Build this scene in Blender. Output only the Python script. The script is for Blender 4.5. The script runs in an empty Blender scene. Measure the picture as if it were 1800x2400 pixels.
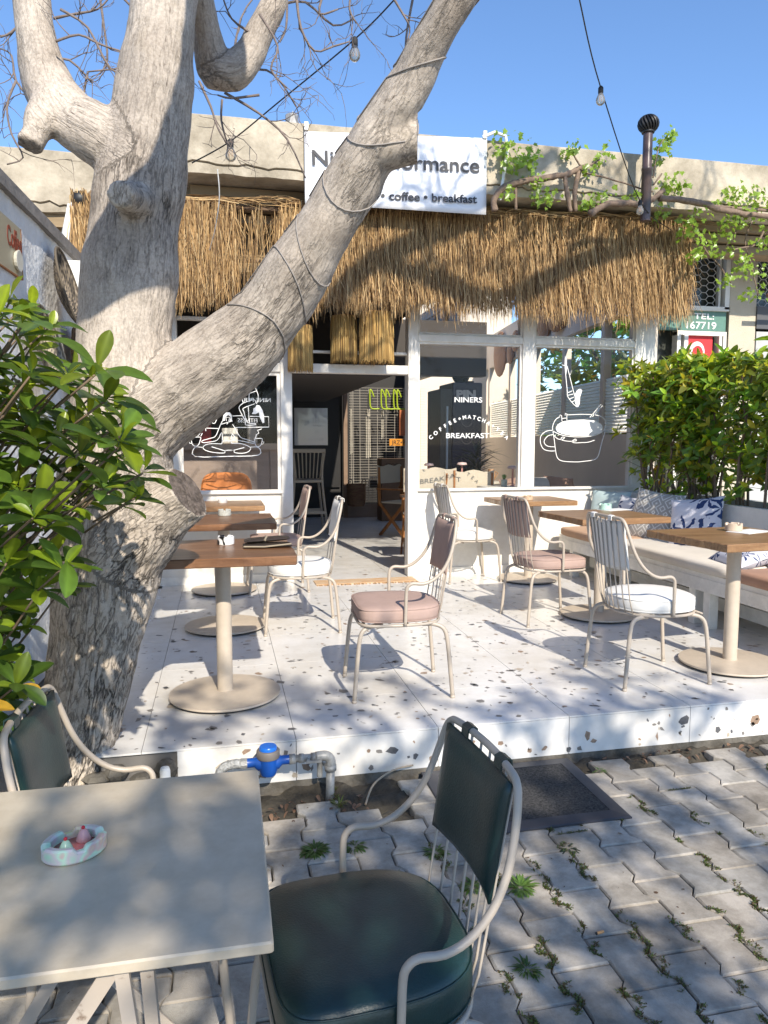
DATA={'trunk': [(-0.719,3.15,-0.268,0.287),(-0.69,3.2,-0.097,0.223),(-0.646,3.22,0.112,0.185),(-0.587,3.22,0.328,0.167),(-0.539,3.22,0.543,0.179),(-0.491,3.22,0.796,0.207),(-0.449,3.22,1.048,0.23),(-0.423,3.22,1.297,0.229),(-0.393,3.22,1.562,0.204),(-0.376,3.22,1.767,0.185),(-0.363,3.22,1.953,0.184),(-0.339,3.22,2.137,0.185),(-0.314,3.22,2.319,0.177),(-0.288,3.22,2.482,0.182),(-0.26,3.22,2.645,0.166),(-0.23,3.22,2.824,0.152),(-0.203,3.22,3.001,0.139),(-0.182,3.22,3.177,0.13),(-0.163,3.22,3.351,0.123),(-0.149,3.22,3.64,0.113),(-0.168,3.22,3.952,0.098)],'fork': [(-0.397,3.22,1.449,0.181),(-0.239,3.2,1.6,0.185),(-0.079,3.15,1.715,0.179),(0.07,3.1,1.83,0.161),(0.206,3.02,1.968,0.139),(0.318,2.94,2.133,0.121),(0.412,2.86,2.281,0.111),(0.499,2.78,2.42,0.103),(0.569,2.7,2.534,0.092),(0.628,2.63,2.633,0.079),(0.684,2.56,2.731,0.069),(0.74,2.48,2.822,0.061),(0.8,2.4,2.92,0.055),(0.975,2.16,3.21,0.056),(1.1,2.02,3.65,0.062),(1.2,2.0,4.4,0.07),(1.35,2.1,5.3,0.08),(1.6,2.2,5.8,0.085),(2.1,2.2,6.15,0.085),(2.75,2.2,6.45,0.075),(3.4,2.2,6.9,0.06)],'knob': [(0.569,2.7,2.51,0.092),(0.644,2.68,2.52,0.081),(0.717,2.66,2.522,0.072)],'stub': [(-0.403,3.2,1.01,0.182),(-0.285,3.15,1.138,0.161),(-0.194,3.1,1.211,0.125),(-0.123,3.07,1.26,0.11)],'left': [(-0.312,3.22,2.578,0.111),(-0.44,3.22,2.656,0.117),(-0.537,3.25,2.717,0.108),(-0.611,3.28,2.805,0.101),(-0.65,3.3,2.906,0.09),(-0.668,3.3,3.008,0.08),(-0.681,3.3,3.11,0.074),(-0.689,3.3,3.245,0.072),(-0.704,3.3,3.445,0.063),(-0.741,3.3,3.721,0.053)],'leftstub': [(-0.594,3.25,2.776,0.091),(-0.643,3.2,2.688,0.071),(-0.664,3.18,2.63,0.046)],'backa': [(-0.162,3.3,3.398,0.084),(-0.074,3.35,3.368,0.061),(-0.04,3.4,3.272,0.06),(-0.018,3.45,3.189,0.066),(-0.001,3.5,3.101,0.073),(0.031,3.52,3.032,0.059)],'backb': [(0.006,3.5,3.083,0.081),(0.092,3.5,3.082,0.08),(0.163,3.5,3.157,0.069),(0.205,3.5,3.249,0.061),(0.263,3.5,3.362,0.056),(0.314,3.5,3.483,0.049),(0.373,3.5,3.702,0.041)],'knotlow': [(-0.288,3.1,2.374,0.08),(-0.32,2.965,2.356,0.049)],'over': [(1.85,2.2,6.0,0.07),(2.4,2.2,5.85,0.08),(2.95,2.2,5.7,0.085),(3.75,2.2,6.1,0.08),(4.75,2.2,6.4,0.07)],'front': [(-0.33,3.2,4.6,0.13),(0.02,2.7,4.32,0.13),(0.17,2.15,3.9,0.135),(0.07,1.78,3.45,0.14),(-0.12,1.7,3.24,0.15),(-0.33,1.72,3.07,0.13)],'twigs': [[(-0.585,3.2,2.985,0.005),(-0.5,3.2,3.019,0.004),(-0.425,3.2,2.993,0.004),(-0.349,3.2,2.976,0.003),(-0.28,3.2,2.966,0.003)],[(-0.682,3.7,3.319,0.006),(-0.594,3.7,3.348,0.005),(-0.496,3.7,3.379,0.004),(-0.436,3.7,3.445,0.003)],[(-0.55,4.2,3.706,0.006),(-0.533,4.2,3.553,0.006),(-0.523,4.2,3.398,0.005),(-0.563,4.2,3.327,0.004)],[(-0.073,3.45,3.174,0.005),(-0.191,3.45,3.039,0.005),(-0.304,3.45,3.037,0.004),(-0.508,3.45,2.998,0.003)],[(-0.746,3.95,3.131,0.006),(-0.824,3.95,3.071,0.005),(-0.902,3.95,3.147,0.005),(-0.917,3.95,3.259,0.004),(-0.966,3.95,3.285,0.003)],[(-0.731,3.2,2.827,0.005),(-0.767,3.2,2.731,0.004),(-0.755,3.2,2.63,0.004),(-0.718,3.2,2.548,0.003),(-0.777,3.2,2.518,0.003)],[(-0.786,3.7,3.317,0.006),(-0.855,3.7,3.242,0.005),(-0.902,3.7,3.217,0.004)],[(-0.07,4.2,3.342,0.007),(-0.013,4.2,3.219,0.006),(0.02,4.2,3.117,0.005),(0.067,4.2,3.039,0.004)],[(0.049,3.45,2.968,0.006),(0.197,3.45,2.895,0.005),(0.317,3.45,2.798,0.004),(0.398,3.45,2.636,0.003)],[(0.044,3.95,3.153,0.006),(0.038,3.95,3.053,0.005),(0.059,3.95,2.966,0.004)],[(0.184,3.2,2.863,0.005),(0.073,3.2,2.84,0.004),(0.018,3.2,2.847,0.003)],[(0.054,3.7,3.119,0.006),(0.214,3.7,3.196,0.005),(0.3,3.7,3.164,0.004),(0.386,3.7,3.046,0.004)],[(0.358,4.2,3.77,0.007),(0.493,4.2,3.798,0.006),(0.642,4.2,3.698,0.005),(0.757,4.2,3.746,0.004)],[(0.365,3.45,3.404,0.006),(0.384,3.45,3.272,0.005),(0.444,3.45,3.182,0.004),(0.527,3.45,3.21,0.004),(0.6,3.45,3.238,0.003)],[(0.371,3.95,3.658,0.006),(0.365,3.95,3.526,0.005),(0.334,3.95,3.457,0.004)],[(0.567,3.2,3.309,0.005),(0.557,3.2,3.236,0.004),(0.586,3.2,3.185,0.003)],[(0.837,3.7,3.62,0.006),(0.906,3.7,3.523,0.005),(0.941,3.7,3.463,0.004),(0.929,3.7,3.398,0.004)],[(1.094,4.2,3.929,0.007),(1.055,4.2,3.732,0.006),(1.042,4.2,3.61,0.004)],[(0.162,3.45,3.228,0.006),(0.085,3.45,3.276,0.004),(0.047,3.45,3.366,0.003)],[(-0.582,3.95,3.221,0.006),(-0.608,3.95,3.06,0.005),(-0.537,3.95,3.002,0.004),(-0.467,3.95,2.858,0.004)],[(-0.563,3.2,3.104,0.005),(-0.465,3.2,3.048,0.004),(-0.386,3.2,2.904,0.004),(-0.283,3.2,2.888,0.003)],[(0.523,3.7,3.582,0.006),(0.5,3.7,3.476,0.005),(0.589,3.7,3.507,0.004)],[(0.098,4.2,3.416,0.007),(0.151,4.2,3.676,0.005),(0.249,4.2,3.826,0.004)],[(-0.369,3.45,3.315,0.005),(-0.298,3.45,3.232,0.004),(-0.357,3.45,3.133,0.003)],[(-0.766,3.95,3.254,0.006),(-0.663,3.95,3.265,0.005),(-0.563,3.95,3.17,0.004)],[(0.189,3.2,3.175,0.005),(0.261,3.2,3.059,0.004),(0.232,3.2,2.967,0.004),(0.297,3.2,2.901,0.003)]],'lady': [[(0.023,1.64),(0.007,1.609),(-0.012,1.565),(-0.041,1.505),(-0.091,1.487),(-0.152,1.468),(-0.15,1.452),(-0.104,1.455),(-0.024,1.474),(0.015,1.54),(0.019,1.471),(0.013,1.44)],[(0.109,1.641),(0.022,1.615),(0.007,1.609)],[(0.109,1.612),(0.127,1.584),(0.175,1.5),(0.237,1.477),(0.305,1.452),(0.274,1.446),(0.205,1.462),(0.143,1.477),(0.107,1.528),(0.097,1.465),(0.102,1.446),(0.18,1.443),(0.261,1.408),(0.241,1.37),(0.185,1.357),(0.123,1.364),(0.114,1.383),(0.042,1.383),(0.036,1.361),(-0.05,1.364),(-0.124,1.383),(-0.148,1.409),(-0.123,1.433),(-0.067,1.443),(0.013,1.44)],[(0.019,1.465),(0.097,1.465)],[(-0.074,1.415),(0.036,1.38),(0.111,1.383),(0.208,1.408)],[(-0.148,1.409),(-0.218,1.409),(-0.216,1.331),(0.079,1.331),(0.332,1.341),(0.333,1.408),(0.261,1.411)],[(0.057,1.64),(0.054,1.672),(0.085,1.672),(0.078,1.634),(0.059,1.612)],[(-0.243,1.496),(-0.17,1.499),(-0.17,1.471),(-0.19,1.427),(-0.226,1.424),(-0.244,1.459),(-0.243,1.496)],[(-0.246,1.471),(-0.265,1.465),(-0.259,1.446),(-0.238,1.443)],[(0.3,1.487),(0.363,1.487),(0.362,1.458),(0.349,1.424),(0.317,1.417),(0.302,1.446),(0.3,1.487)],[(0.362,1.462),(0.381,1.455),(0.371,1.439),(0.355,1.436)],[(-0.084,1.664),(-0.026,1.668),(-0.032,1.64),(-0.048,1.618),(-0.075,1.633),(-0.084,1.664)],[(-0.084,1.652),(-0.103,1.649),(-0.1,1.633),(-0.075,1.633)],[(-0.186,1.58),(-0.101,1.577),(-0.012,1.574)],[(0.133,1.584),(0.427,1.589),(0.425,1.681),(0.262,1.683)],[(0.11,1.685),(0.197,1.688)],[(0.179,1.923),(0.205,1.798)],[(0.205,1.798),(0.17,1.766),(0.179,1.723),(0.221,1.641),(0.223,1.607),(0.295,1.607),(0.308,1.62),(0.239,1.629),(0.21,1.723),(0.207,1.754),(0.305,1.793)],[(0.205,1.798),(0.299,1.83),(0.32,1.793),(0.337,1.856),(0.325,1.906),(0.307,1.937),(0.258,1.974),(0.239,1.98)],[(0.258,1.974),(0.259,1.886),(0.255,1.824)],[(0.259,1.883),(0.322,1.906)],[(0.248,1.773),(0.255,1.623)],[(0.306,1.49),(0.316,1.522),(0.338,1.535),(0.326,1.56),(0.364,1.573)],[(-0.228,1.499),(-0.23,1.527),(-0.199,1.539),(-0.188,1.508),(-0.169,1.533)],[(-0.151,1.533),(-0.164,1.508)],[(-0.125,1.59),(-0.12,1.552)],[(-0.037,1.702),(-0.009,1.721)],[(-0.062,1.671),(-0.065,1.689),(-0.025,1.696)]],'ladyfill': [[(0.023,1.64),(0.033,1.69),(0.055,1.717),(0.086,1.716),(0.104,1.691),(0.106,1.634),(0.088,1.641),(0.094,1.678),(0.073,1.694),(0.048,1.672),(0.044,1.643)],[(0.278,1.705),(0.309,1.702),(0.341,1.718),(0.347,1.674),(0.371,1.623),(0.387,1.627),(0.385,1.687),(0.373,1.737),(0.348,1.778),(0.323,1.784),(0.31,1.762),(0.291,1.749),(0.291,1.724)]],'cup': [[(3.223,1.703),(3.175,1.67),(3.148,1.611),(3.149,1.569),(3.171,1.552),(3.25,1.522),(3.367,1.507),(3.504,1.508),(3.622,1.529),(3.693,1.571)],[(3.149,1.569),(3.167,1.475),(3.186,1.356),(3.21,1.296),(3.269,1.269),(3.412,1.262),(3.478,1.267),(3.596,1.282),(3.641,1.324),(3.671,1.445),(3.707,1.565)],[(3.149,1.569),(3.082,1.56),(3.028,1.516),(3.023,1.451),(3.053,1.392),(3.111,1.371),(3.176,1.37)],[(3.156,1.528),(3.102,1.516),(3.064,1.474),(3.068,1.439),(3.104,1.415),(3.175,1.409)],[(3.166,1.516),(3.199,1.489),(3.244,1.48),(3.276,1.498),(3.25,1.504),(3.238,1.48),(3.29,1.466),(3.355,1.463),(3.4,1.469),(3.387,1.484),(3.355,1.463),(3.381,1.448),(3.46,1.451),(3.525,1.454),(3.597,1.475)],[(3.243,1.659),(3.238,1.712),(3.222,1.718),(3.22,1.694)],[(3.294,1.665),(3.293,1.73),(3.277,1.733),(3.274,1.712)],[(3.242,1.682),(3.294,1.689)],[(3.296,1.718),(3.374,1.722),(3.465,1.725),(3.596,1.72),(3.683,1.691),(3.711,1.637),(3.693,1.571)],[(3.538,1.696),(3.652,1.823)],[(3.564,1.702),(3.669,1.811)],[(3.263,2.282),(3.262,2.182),(3.29,1.96),(3.298,1.895),(3.358,1.825),(3.398,1.796)],[(3.285,2.183),(3.313,2.09),(3.355,1.949),(3.383,1.873)],[(3.233,2.196),(3.275,2.183)],[(3.312,2.096),(3.337,2.149),(3.318,2.113)],[(3.297,1.931),(3.342,1.949)],[(3.301,1.907),(3.356,1.92)],[(3.318,1.872),(3.363,1.89)],[(3.345,1.843),(3.377,1.861)]],'cupfill': [[(3.18,1.587),(3.196,1.623),(3.246,1.653),(3.336,1.668),(3.466,1.675),(3.585,1.667),(3.658,1.637),(3.683,1.595),(3.661,1.547),(3.576,1.523),(3.471,1.514),(3.353,1.516),(3.249,1.534),(3.197,1.555)],[(3.372,1.914),(3.394,1.956),(3.426,1.971),(3.449,1.957),(3.428,1.891),(3.426,1.826),(3.411,1.796),(3.395,1.796),(3.374,1.843)],[(3.259,2.182),(3.264,2.264),(3.275,2.288),(3.285,2.183),(3.274,2.089)]],'vine': [[(2.292,6.1,3.392,0.031),(2.285,6.1,3.486,0.03),(2.376,6.1,3.586,0.029),(2.52,6.1,3.643,0.028),(2.729,6.1,3.686,0.027),(2.919,6.1,3.729,0.026),(3.068,6.1,3.791,0.025),(3.121,6.1,3.815,0.023)],[(2.919,6.1,3.719,0.022),(2.944,6.1,3.568,0.02),(2.98,6.1,3.427,0.018)],[(3.057,6.1,3.768,0.024),(3.019,6.1,3.593,0.021),(3.034,6.1,3.43,0.019)],[(2.487,6.12,3.638,0.016),(2.495,6.12,3.421,0.013)],[(3.113,6.0,3.387,0.03),(3.261,6.0,3.473,0.028),(3.457,6.0,3.499,0.027),(3.589,6.0,3.495,0.025),(3.698,6.0,3.55,0.024),(3.806,6.0,3.635,0.023)],[(3.764,6.0,3.564,0.028),(4.013,6.0,3.562,0.027),(4.196,6.0,3.544,0.026),(4.337,6.0,3.504,0.025),(4.572,6.0,3.49,0.024),(4.811,6.0,3.475,0.023),(5.102,6.0,3.462,0.022)],[(4.024,6.05,3.568,0.016),(4.279,6.05,3.545,0.015),(4.561,6.05,3.543,0.014),(4.994,6.05,3.541,0.013)],[(3.111,6.1,3.8,0.008),(3.239,6.1,3.877,0.007)],[(3.067,6.1,3.807,0.008),(3.0,6.1,3.897,0.007)],[(3.112,6.1,3.762,0.008),(3.397,6.1,3.716,0.007),(3.757,6.1,3.644,0.007)],[(3.694,6.0,3.666,0.008),(3.779,6.0,3.768,0.007)],[(4.275,6.2,3.396,0.008),(4.379,6.2,3.207,0.008),(4.53,6.2,3.07,0.007),(4.659,6.2,2.93,0.007)],[(4.725,6.2,3.557,0.009),(4.684,6.2,3.389,0.008),(4.594,6.2,3.26,0.007)],[(4.898,6.1,3.375,0.011),(4.808,6.1,3.247,0.01),(4.569,6.1,3.203,0.008)],[(3.691,6.0,3.723,0.006),(3.727,6.0,3.957,0.005),(3.79,6.0,4.057,0.005)],[(4.872,6.2,3.546,0.006),(4.786,6.2,3.312,0.006),(4.873,6.2,3.066,0.006),(4.962,6.2,2.816,0.005)]],'clusters': [(2.329,6.1,3.918,0.106),(2.453,6.1,3.909,0.135),(2.538,6.1,3.804,0.135),(2.599,6.1,3.846,0.097),(2.414,6.1,3.757,0.097),(2.645,6.1,3.661,0.087),(2.377,6.1,3.529,0.058),(2.669,6.1,3.531,0.077),(2.754,6.1,3.517,0.087),(2.977,6.1,3.952,0.073),(2.957,6.1,3.912,0.048),(3.27,6.1,3.922,0.073),(3.133,6.1,3.773,0.058),(3.183,6.1,3.556,0.087),(3.119,6.1,3.503,0.048),(3.313,6.1,3.594,0.043),(3.803,6.1,3.921,0.039),(3.789,6.1,3.988,0.058),(3.852,6.1,4.11,0.077),(3.866,6.1,4.063,0.048),(3.946,6.1,3.756,0.106),(3.88,6.1,3.692,0.068),(3.984,6.1,3.679,0.058),(3.832,6.1,3.471,0.077),(4.178,6.1,3.473,0.126),(4.161,6.1,3.332,0.126),(4.283,6.1,3.208,0.126),(4.205,6.1,3.133,0.077),(4.476,6.1,3.633,0.116),(4.591,6.1,3.702,0.097),(4.715,6.1,3.629,0.106),(4.83,6.1,3.738,0.097),(4.883,6.1,3.661,0.097),(4.557,6.1,3.436,0.135),(4.489,6.1,3.372,0.116),(4.652,6.1,3.463,0.097),(4.522,6.1,3.19,0.077),(4.512,6.1,2.903,0.087),(4.771,6.1,3.028,0.116),(4.674,6.1,3.034,0.068),(4.894,6.1,3.457,0.116),(4.831,6.1,2.813,0.097),(4.855,6.1,3.27,0.077),(4.693,6.1,3.138,0.068),(3.535,6.1,3.589,0.048),(4.088,6.1,3.408,0.068)],'shrub': [(-0.771,1.885),(-0.632,1.909),(-0.492,1.867),(-0.452,1.814),(-0.369,1.772),(-0.289,1.73),(-0.208,1.68),(-0.188,1.605),(-0.179,1.524),(-0.121,1.459),(-0.11,1.321),(-0.209,1.262),(-0.275,1.156),(-0.34,1.062),(-0.421,0.993),(-0.39,0.931),(-0.428,0.811),(-0.486,0.742),(-0.608,0.703),(-0.837,0.724)],'strA': [(-0.126,4.6,3.065),(0.09,4.4,3.128),(0.343,4.25,3.292),(0.723,4.0,3.536),(0.907,3.8,3.662),(1.141,3.5,3.847)],'strB': [(4.052,6.25,3.378),(3.462,5.8,3.454),(2.493,4.7,3.776),(1.98,4.0,3.879),(1.721,3.6,3.886)]}
import bpy, bmesh, math, random
import numpy as np
from mathutils import Vector, Matrix, noise as mnoise
R=math.radians; rnd=random.Random(7)
sc=bpy.context.scene; col=sc.collection
# ---------------- camera, world, sun, exposure
cam=bpy.data.objects.new('camera',bpy.data.cameras.new('camera')); col.objects.link(cam); sc.camera=cam
cam.location=(0,0,1.46); cam.rotation_euler=(R(90-5.417),0,R(-12.391))
cam.data.sensor_fit='VERTICAL'; cam.data.sensor_height=36; cam.data.lens=26.1; cam.data.clip_start=.02; cam.data.clip_end=3000
SUND=Vector((.13,-1,.74)).normalized()
w=bpy.data.worlds.new('World'); sc.world=w; w.use_nodes=True
nt=w.node_tree; bg=nt.nodes['Background']; sky=nt.nodes.new('ShaderNodeTexSky'); sky.sky_type='NISHITA'; sky.sun_disc=False
sky.sun_elevation=math.asin(SUND.z); sky.sun_rotation=math.atan2(SUND.x,SUND.y); sky.air_density=1.0; sky.dust_density=.3; sky.ozone_density=6.5
nt.links.new(sky.outputs[0],bg.inputs[0]); bg.inputs[1].default_value=.15
sun=bpy.data.objects.new('sun',bpy.data.lights.new('sun','SUN')); col.objects.link(sun)
sun.data.energy=4.1; sun.data.angle=R(.55); sun.data.color=(1,.92,.79); sun.rotation_euler=SUND.to_track_quat('Z','Y').to_euler()
sc.view_settings.view_transform='Standard'; sc.view_settings.look='None'; sc.view_settings.exposure=.68; sc.view_settings.gamma=1
# ---------------- materials
def M(name,c,rough=.6,stain=0,ss=1.3,metal=0,var=0,vs=6,bump=0,bs=60,attr=False,spec=.5,var2=None,stretch=None,coat=0,detail=5,vb=.5,vw=.22):
    m=bpy.data.materials.new(name); m.use_nodes=True; n=m.node_tree.nodes; l=m.node_tree.links; p=n['Principled BSDF']
    p.inputs['Base Color'].default_value=(*c,1); p.inputs['Roughness'].default_value=rough; p.inputs['Metallic'].default_value=metal
    p.inputs['Specular IOR Level'].default_value=spec; p.inputs['Coat Weight'].default_value=coat
    tc=n.new('ShaderNodeTexCoord'); mp=n.new('ShaderNodeMapping'); l.new(tc.outputs['Object'],mp.inputs[0])
    if stretch: mp.inputs['Scale'].default_value=stretch
    out=None
    if var or var2:
        t=n.new('ShaderNodeTexNoise'); t.inputs['Scale'].default_value=vs; t.inputs['Detail'].default_value=detail; t.inputs['Roughness'].default_value=.65
        l.new(mp.outputs[0],t.inputs[0]); r=n.new('ShaderNodeValToRGB'); l.new(t.outputs['Fac'],r.inputs[0])
        a=[max(0,x*(1-var)) for x in c]; b=[min(1,x*(1+var)) for x in c]
        if var2: a=list(var2); b=list(c)
        r.color_ramp.elements[0].position=vb-vw; r.color_ramp.elements[1].position=vb+vw
        r.color_ramp.elements[0].color=(*a,1); r.color_ramp.elements[1].color=(*b,1); out=r.outputs[0]
    if attr:
        at=n.new('ShaderNodeVertexColor'); at.layer_name='tint'
        if out:
            mx=n.new('ShaderNodeMix'); mx.data_type='RGBA'; mx.blend_type='MULTIPLY'; mx.inputs[0].default_value=1
            l.new(at.outputs[0],mx.inputs[6]); l.new(out,mx.inputs[7]); out=mx.outputs[2]
        else: out=at.outputs[0]
    if stain and out:
        t=n.new('ShaderNodeTexNoise'); t.inputs['Scale'].default_value=ss; t.inputs['Detail'].default_value=9; t.inputs['Roughness'].default_value=.72; l.new(tc.outputs['Object'],t.inputs[0]); r=n.new('ShaderNodeValToRGB'); l.new(t.outputs['Fac'],r.inputs[0]); k_=1-stain
        r.color_ramp.elements[0].position=.36; r.color_ramp.elements[1].position=.60; r.color_ramp.elements[0].color=(k_,k_*.97,k_*.92,1); r.color_ramp.elements[1].color=(1,1,1,1)
        mx=n.new('ShaderNodeMix'); mx.data_type='RGBA'; mx.blend_type='MULTIPLY'; mx.inputs[0].default_value=1; l.new(r.outputs[0],mx.inputs[6]); l.new(out,mx.inputs[7]); out=mx.outputs[2]
    if out: l.new(out,p.inputs['Base Color'])
    if bump:
        t=n.new('ShaderNodeTexNoise'); t.inputs['Scale'].default_value=bs; t.inputs['Detail'].default_value=6; l.new(mp.outputs[0],t.inputs[0])
        b=n.new('ShaderNodeBump'); b.inputs['Strength'].default_value=bump; b.inputs['Distance'].default_value=.01; l.new(t.outputs['Fac'],b.inputs['Height']); l.new(b.outputs[0],p.inputs['Normal'])
    return m
def foliage(name,rough=.32,tr=.4):
    m=bpy.data.materials.new(name); m.use_nodes=True; n=m.node_tree.nodes; l=m.node_tree.links; p=n['Principled BSDF']
    at=n.new('ShaderNodeVertexColor'); at.layer_name='tint'; l.new(at.outputs[0],p.inputs['Base Color']); p.inputs['Roughness'].default_value=rough
    t=n.new('ShaderNodeBsdfTranslucent'); hs=n.new('ShaderNodeHueSaturation'); hs.inputs['Value'].default_value=1.7; hs.inputs['Hue'].default_value=.48; l.new(at.outputs[0],hs.inputs['Color']); l.new(hs.outputs[0],t.inputs[0])
    mx=n.new('ShaderNodeMixShader'); mx.inputs[0].default_value=tr; l.new(p.outputs[0],mx.inputs[1]); l.new(t.outputs[0],mx.inputs[2]); l.new(mx.outputs[0],n['Material Output'].inputs[0]); return m
def glassmat(name,tint=(1,1,1),refl=1.0,dirt=.03):
    m=bpy.data.materials.new(name); m.use_nodes=True; n=m.node_tree.nodes; l=m.node_tree.links
    for x in list(n): n.remove(x)
    o=n.new('ShaderNodeOutputMaterial'); t=n.new('ShaderNodeBsdfTransparent'); t.inputs[0].default_value=(*tint,1); g=n.new('ShaderNodeBsdfGlossy'); g.inputs['Roughness'].default_value=.01
    f=n.new('ShaderNodeFresnel'); f.inputs[0].default_value=1.5; k=n.new('ShaderNodeMath'); k.operation='MULTIPLY'; k.inputs[1].default_value=refl; l.new(f.outputs[0],k.inputs[0])
    mx=n.new('ShaderNodeMixShader'); l.new(k.outputs[0],mx.inputs[0]); l.new(t.outputs[0],mx.inputs[1]); l.new(g.outputs[0],mx.inputs[2])
    d=n.new('ShaderNodeBsdfDiffuse'); m2=n.new('ShaderNodeMixShader'); m2.inputs[0].default_value=dirt; l.new(mx.outputs[0],m2.inputs[1]); l.new(d.outputs[0],m2.inputs[2]); l.new(m2.outputs[0],o.inputs[0]); return m
def woodmat(name,c1,c2,rough=.35,scale=1,axis=0):
    m=bpy.data.materials.new(name); m.use_nodes=True; n=m.node_tree.nodes; l=m.node_tree.links; p=n['Principled BSDF']; p.inputs['Roughness'].default_value=rough
    tc=n.new('ShaderNodeTexCoord'); mp=n.new('ShaderNodeMapping'); s=[14*scale]*3; s[axis]=1.2*scale; mp.inputs['Scale'].default_value=s
    oi=n.new('ShaderNodeObjectInfo'); mp2=n.new('ShaderNodeVectorMath'); mp2.operation='ADD'; l.new(tc.outputs['Object'],mp2.inputs[0])
    sc_=n.new('ShaderNodeVectorMath'); sc_.operation='SCALE'; sc_.inputs['Scale'].default_value=3; l.new(oi.outputs['Location'],sc_.inputs[0]); l.new(sc_.outputs[0],mp2.inputs[1]); l.new(mp2.outputs[0],mp.inputs[0])
    t=n.new('ShaderNodeTexNoise'); t.inputs['Scale'].default_value=1.6; t.inputs['Detail'].default_value=9; t.inputs['Roughness'].default_value=.7; t.inputs['Distortion'].default_value=1.2; l.new(mp.outputs[0],t.inputs[0])
    r=n.new('ShaderNodeValToRGB'); e=r.color_ramp.elements; e[0].position=.3; e[1].position=.68; e[0].color=(*c2,1); e[1].color=(*c1,1); l.new(t.outputs['Fac'],r.inputs[0]); l.new(r.outputs[0],p.inputs['Base Color'])
    b=n.new('ShaderNodeBump'); b.inputs['Strength'].default_value=.25; b.inputs['Distance'].default_value=.004; l.new(t.outputs['Fac'],b.inputs['Height']); l.new(b.outputs[0],p.inputs['Normal']); return m
white_paint=M('white_paint',(.76,.735,.685),.45,stain=.14,ss=2.5,var=.05,vs=9,bump=.05)
old_white=M('old_white_paint',(.76,.74,.69),.55,var=.13,vs=12,bump=.2,bs=40)
cream_metal=M('cream_metal',(.52,.44,.35),.42,var=.07,vs=20,bump=.04,bs=90)
chair_paint=M('chair_paint',(.44,.375,.305),.4,var2=(.1,.07,.05),vs=38,vb=.27,vw=.05,detail=8)
green_vinyl=M('green_vinyl',(.012,.040,.038),.36,stain=.3,ss=6,var=.1,vs=9,bump=.12,bs=220,spec=.6)
pink_fab=M('pink_fabric',(.40,.28,.235),.8,var=.1,vs=7,bump=.12,bs=25)
white_fab=M('white_fabric',(.74,.72,.68),.75,var=.05,vs=6,bump=.15,bs=22)
concrete=M('concrete',(.56,.49,.38),.9,stain=.45,ss=1.6,var2=(.25,.21,.15),vs=2.2,bump=.5,bs=30,detail=10,vb=.4,vw=.16)
plaster=M('rough_plaster',(.74,.73,.71),.9,var=.1,vs=5,bump=1,bs=22)
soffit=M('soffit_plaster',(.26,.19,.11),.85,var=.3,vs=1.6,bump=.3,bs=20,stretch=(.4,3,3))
dark=M('dark_paint',(.012,.011,.011),.5); darkgrey=M('dark_grey',(.045,.045,.048),.5)
black_rub=M('black_rubber',(.02,.02,.021),.75)
cream_wall=M('cream_wall',(.68,.6,.5),.8,var=.04,vs=3)
taupe=M('taupe_panel',(.27,.21,.17),.7,var=.12,vs=4,bump=.05,stretch=(1,1,5))
table_wood=woodmat('table_wood',(.27,.135,.065),(.085,.036,.018),.33)
table_wood_l=woodmat('table_wood_light',(.38,.22,.105),(.16,.078,.035),.36)
orange_wood=woodmat('orange_wood',(.36,.16,.05),(.2,.07,.02),.4,1,2)
steel=M('steel',(.5,.5,.5),.35,1,var=.15,vs=20); white_pl=M('white_plastic',(.8,.8,.78),.3)
chrome=M('mirror',(.8,.8,.8),.03,1)
glass=glassmat('window_glass',refl=.2,dirt=.003); bulbglass=glassmat('bulb_glass',(.93,.88,.78),1.0,.16)
decal=M('white_vinyl_film',(.85,.85,.83),.5)
leafmat=foliage('leaf'); dryleaf=foliage('dry_leaf',.6,.25)
stem_m=M('stem',(.16,.11,.07),.7,var=.3,vs=20); vine_m=M('vine_bark',(.2,.14,.1),.9,var=.35,vs=25,bump=.6,bs=60)
strawm=foliage('straw',.75,.15)
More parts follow.
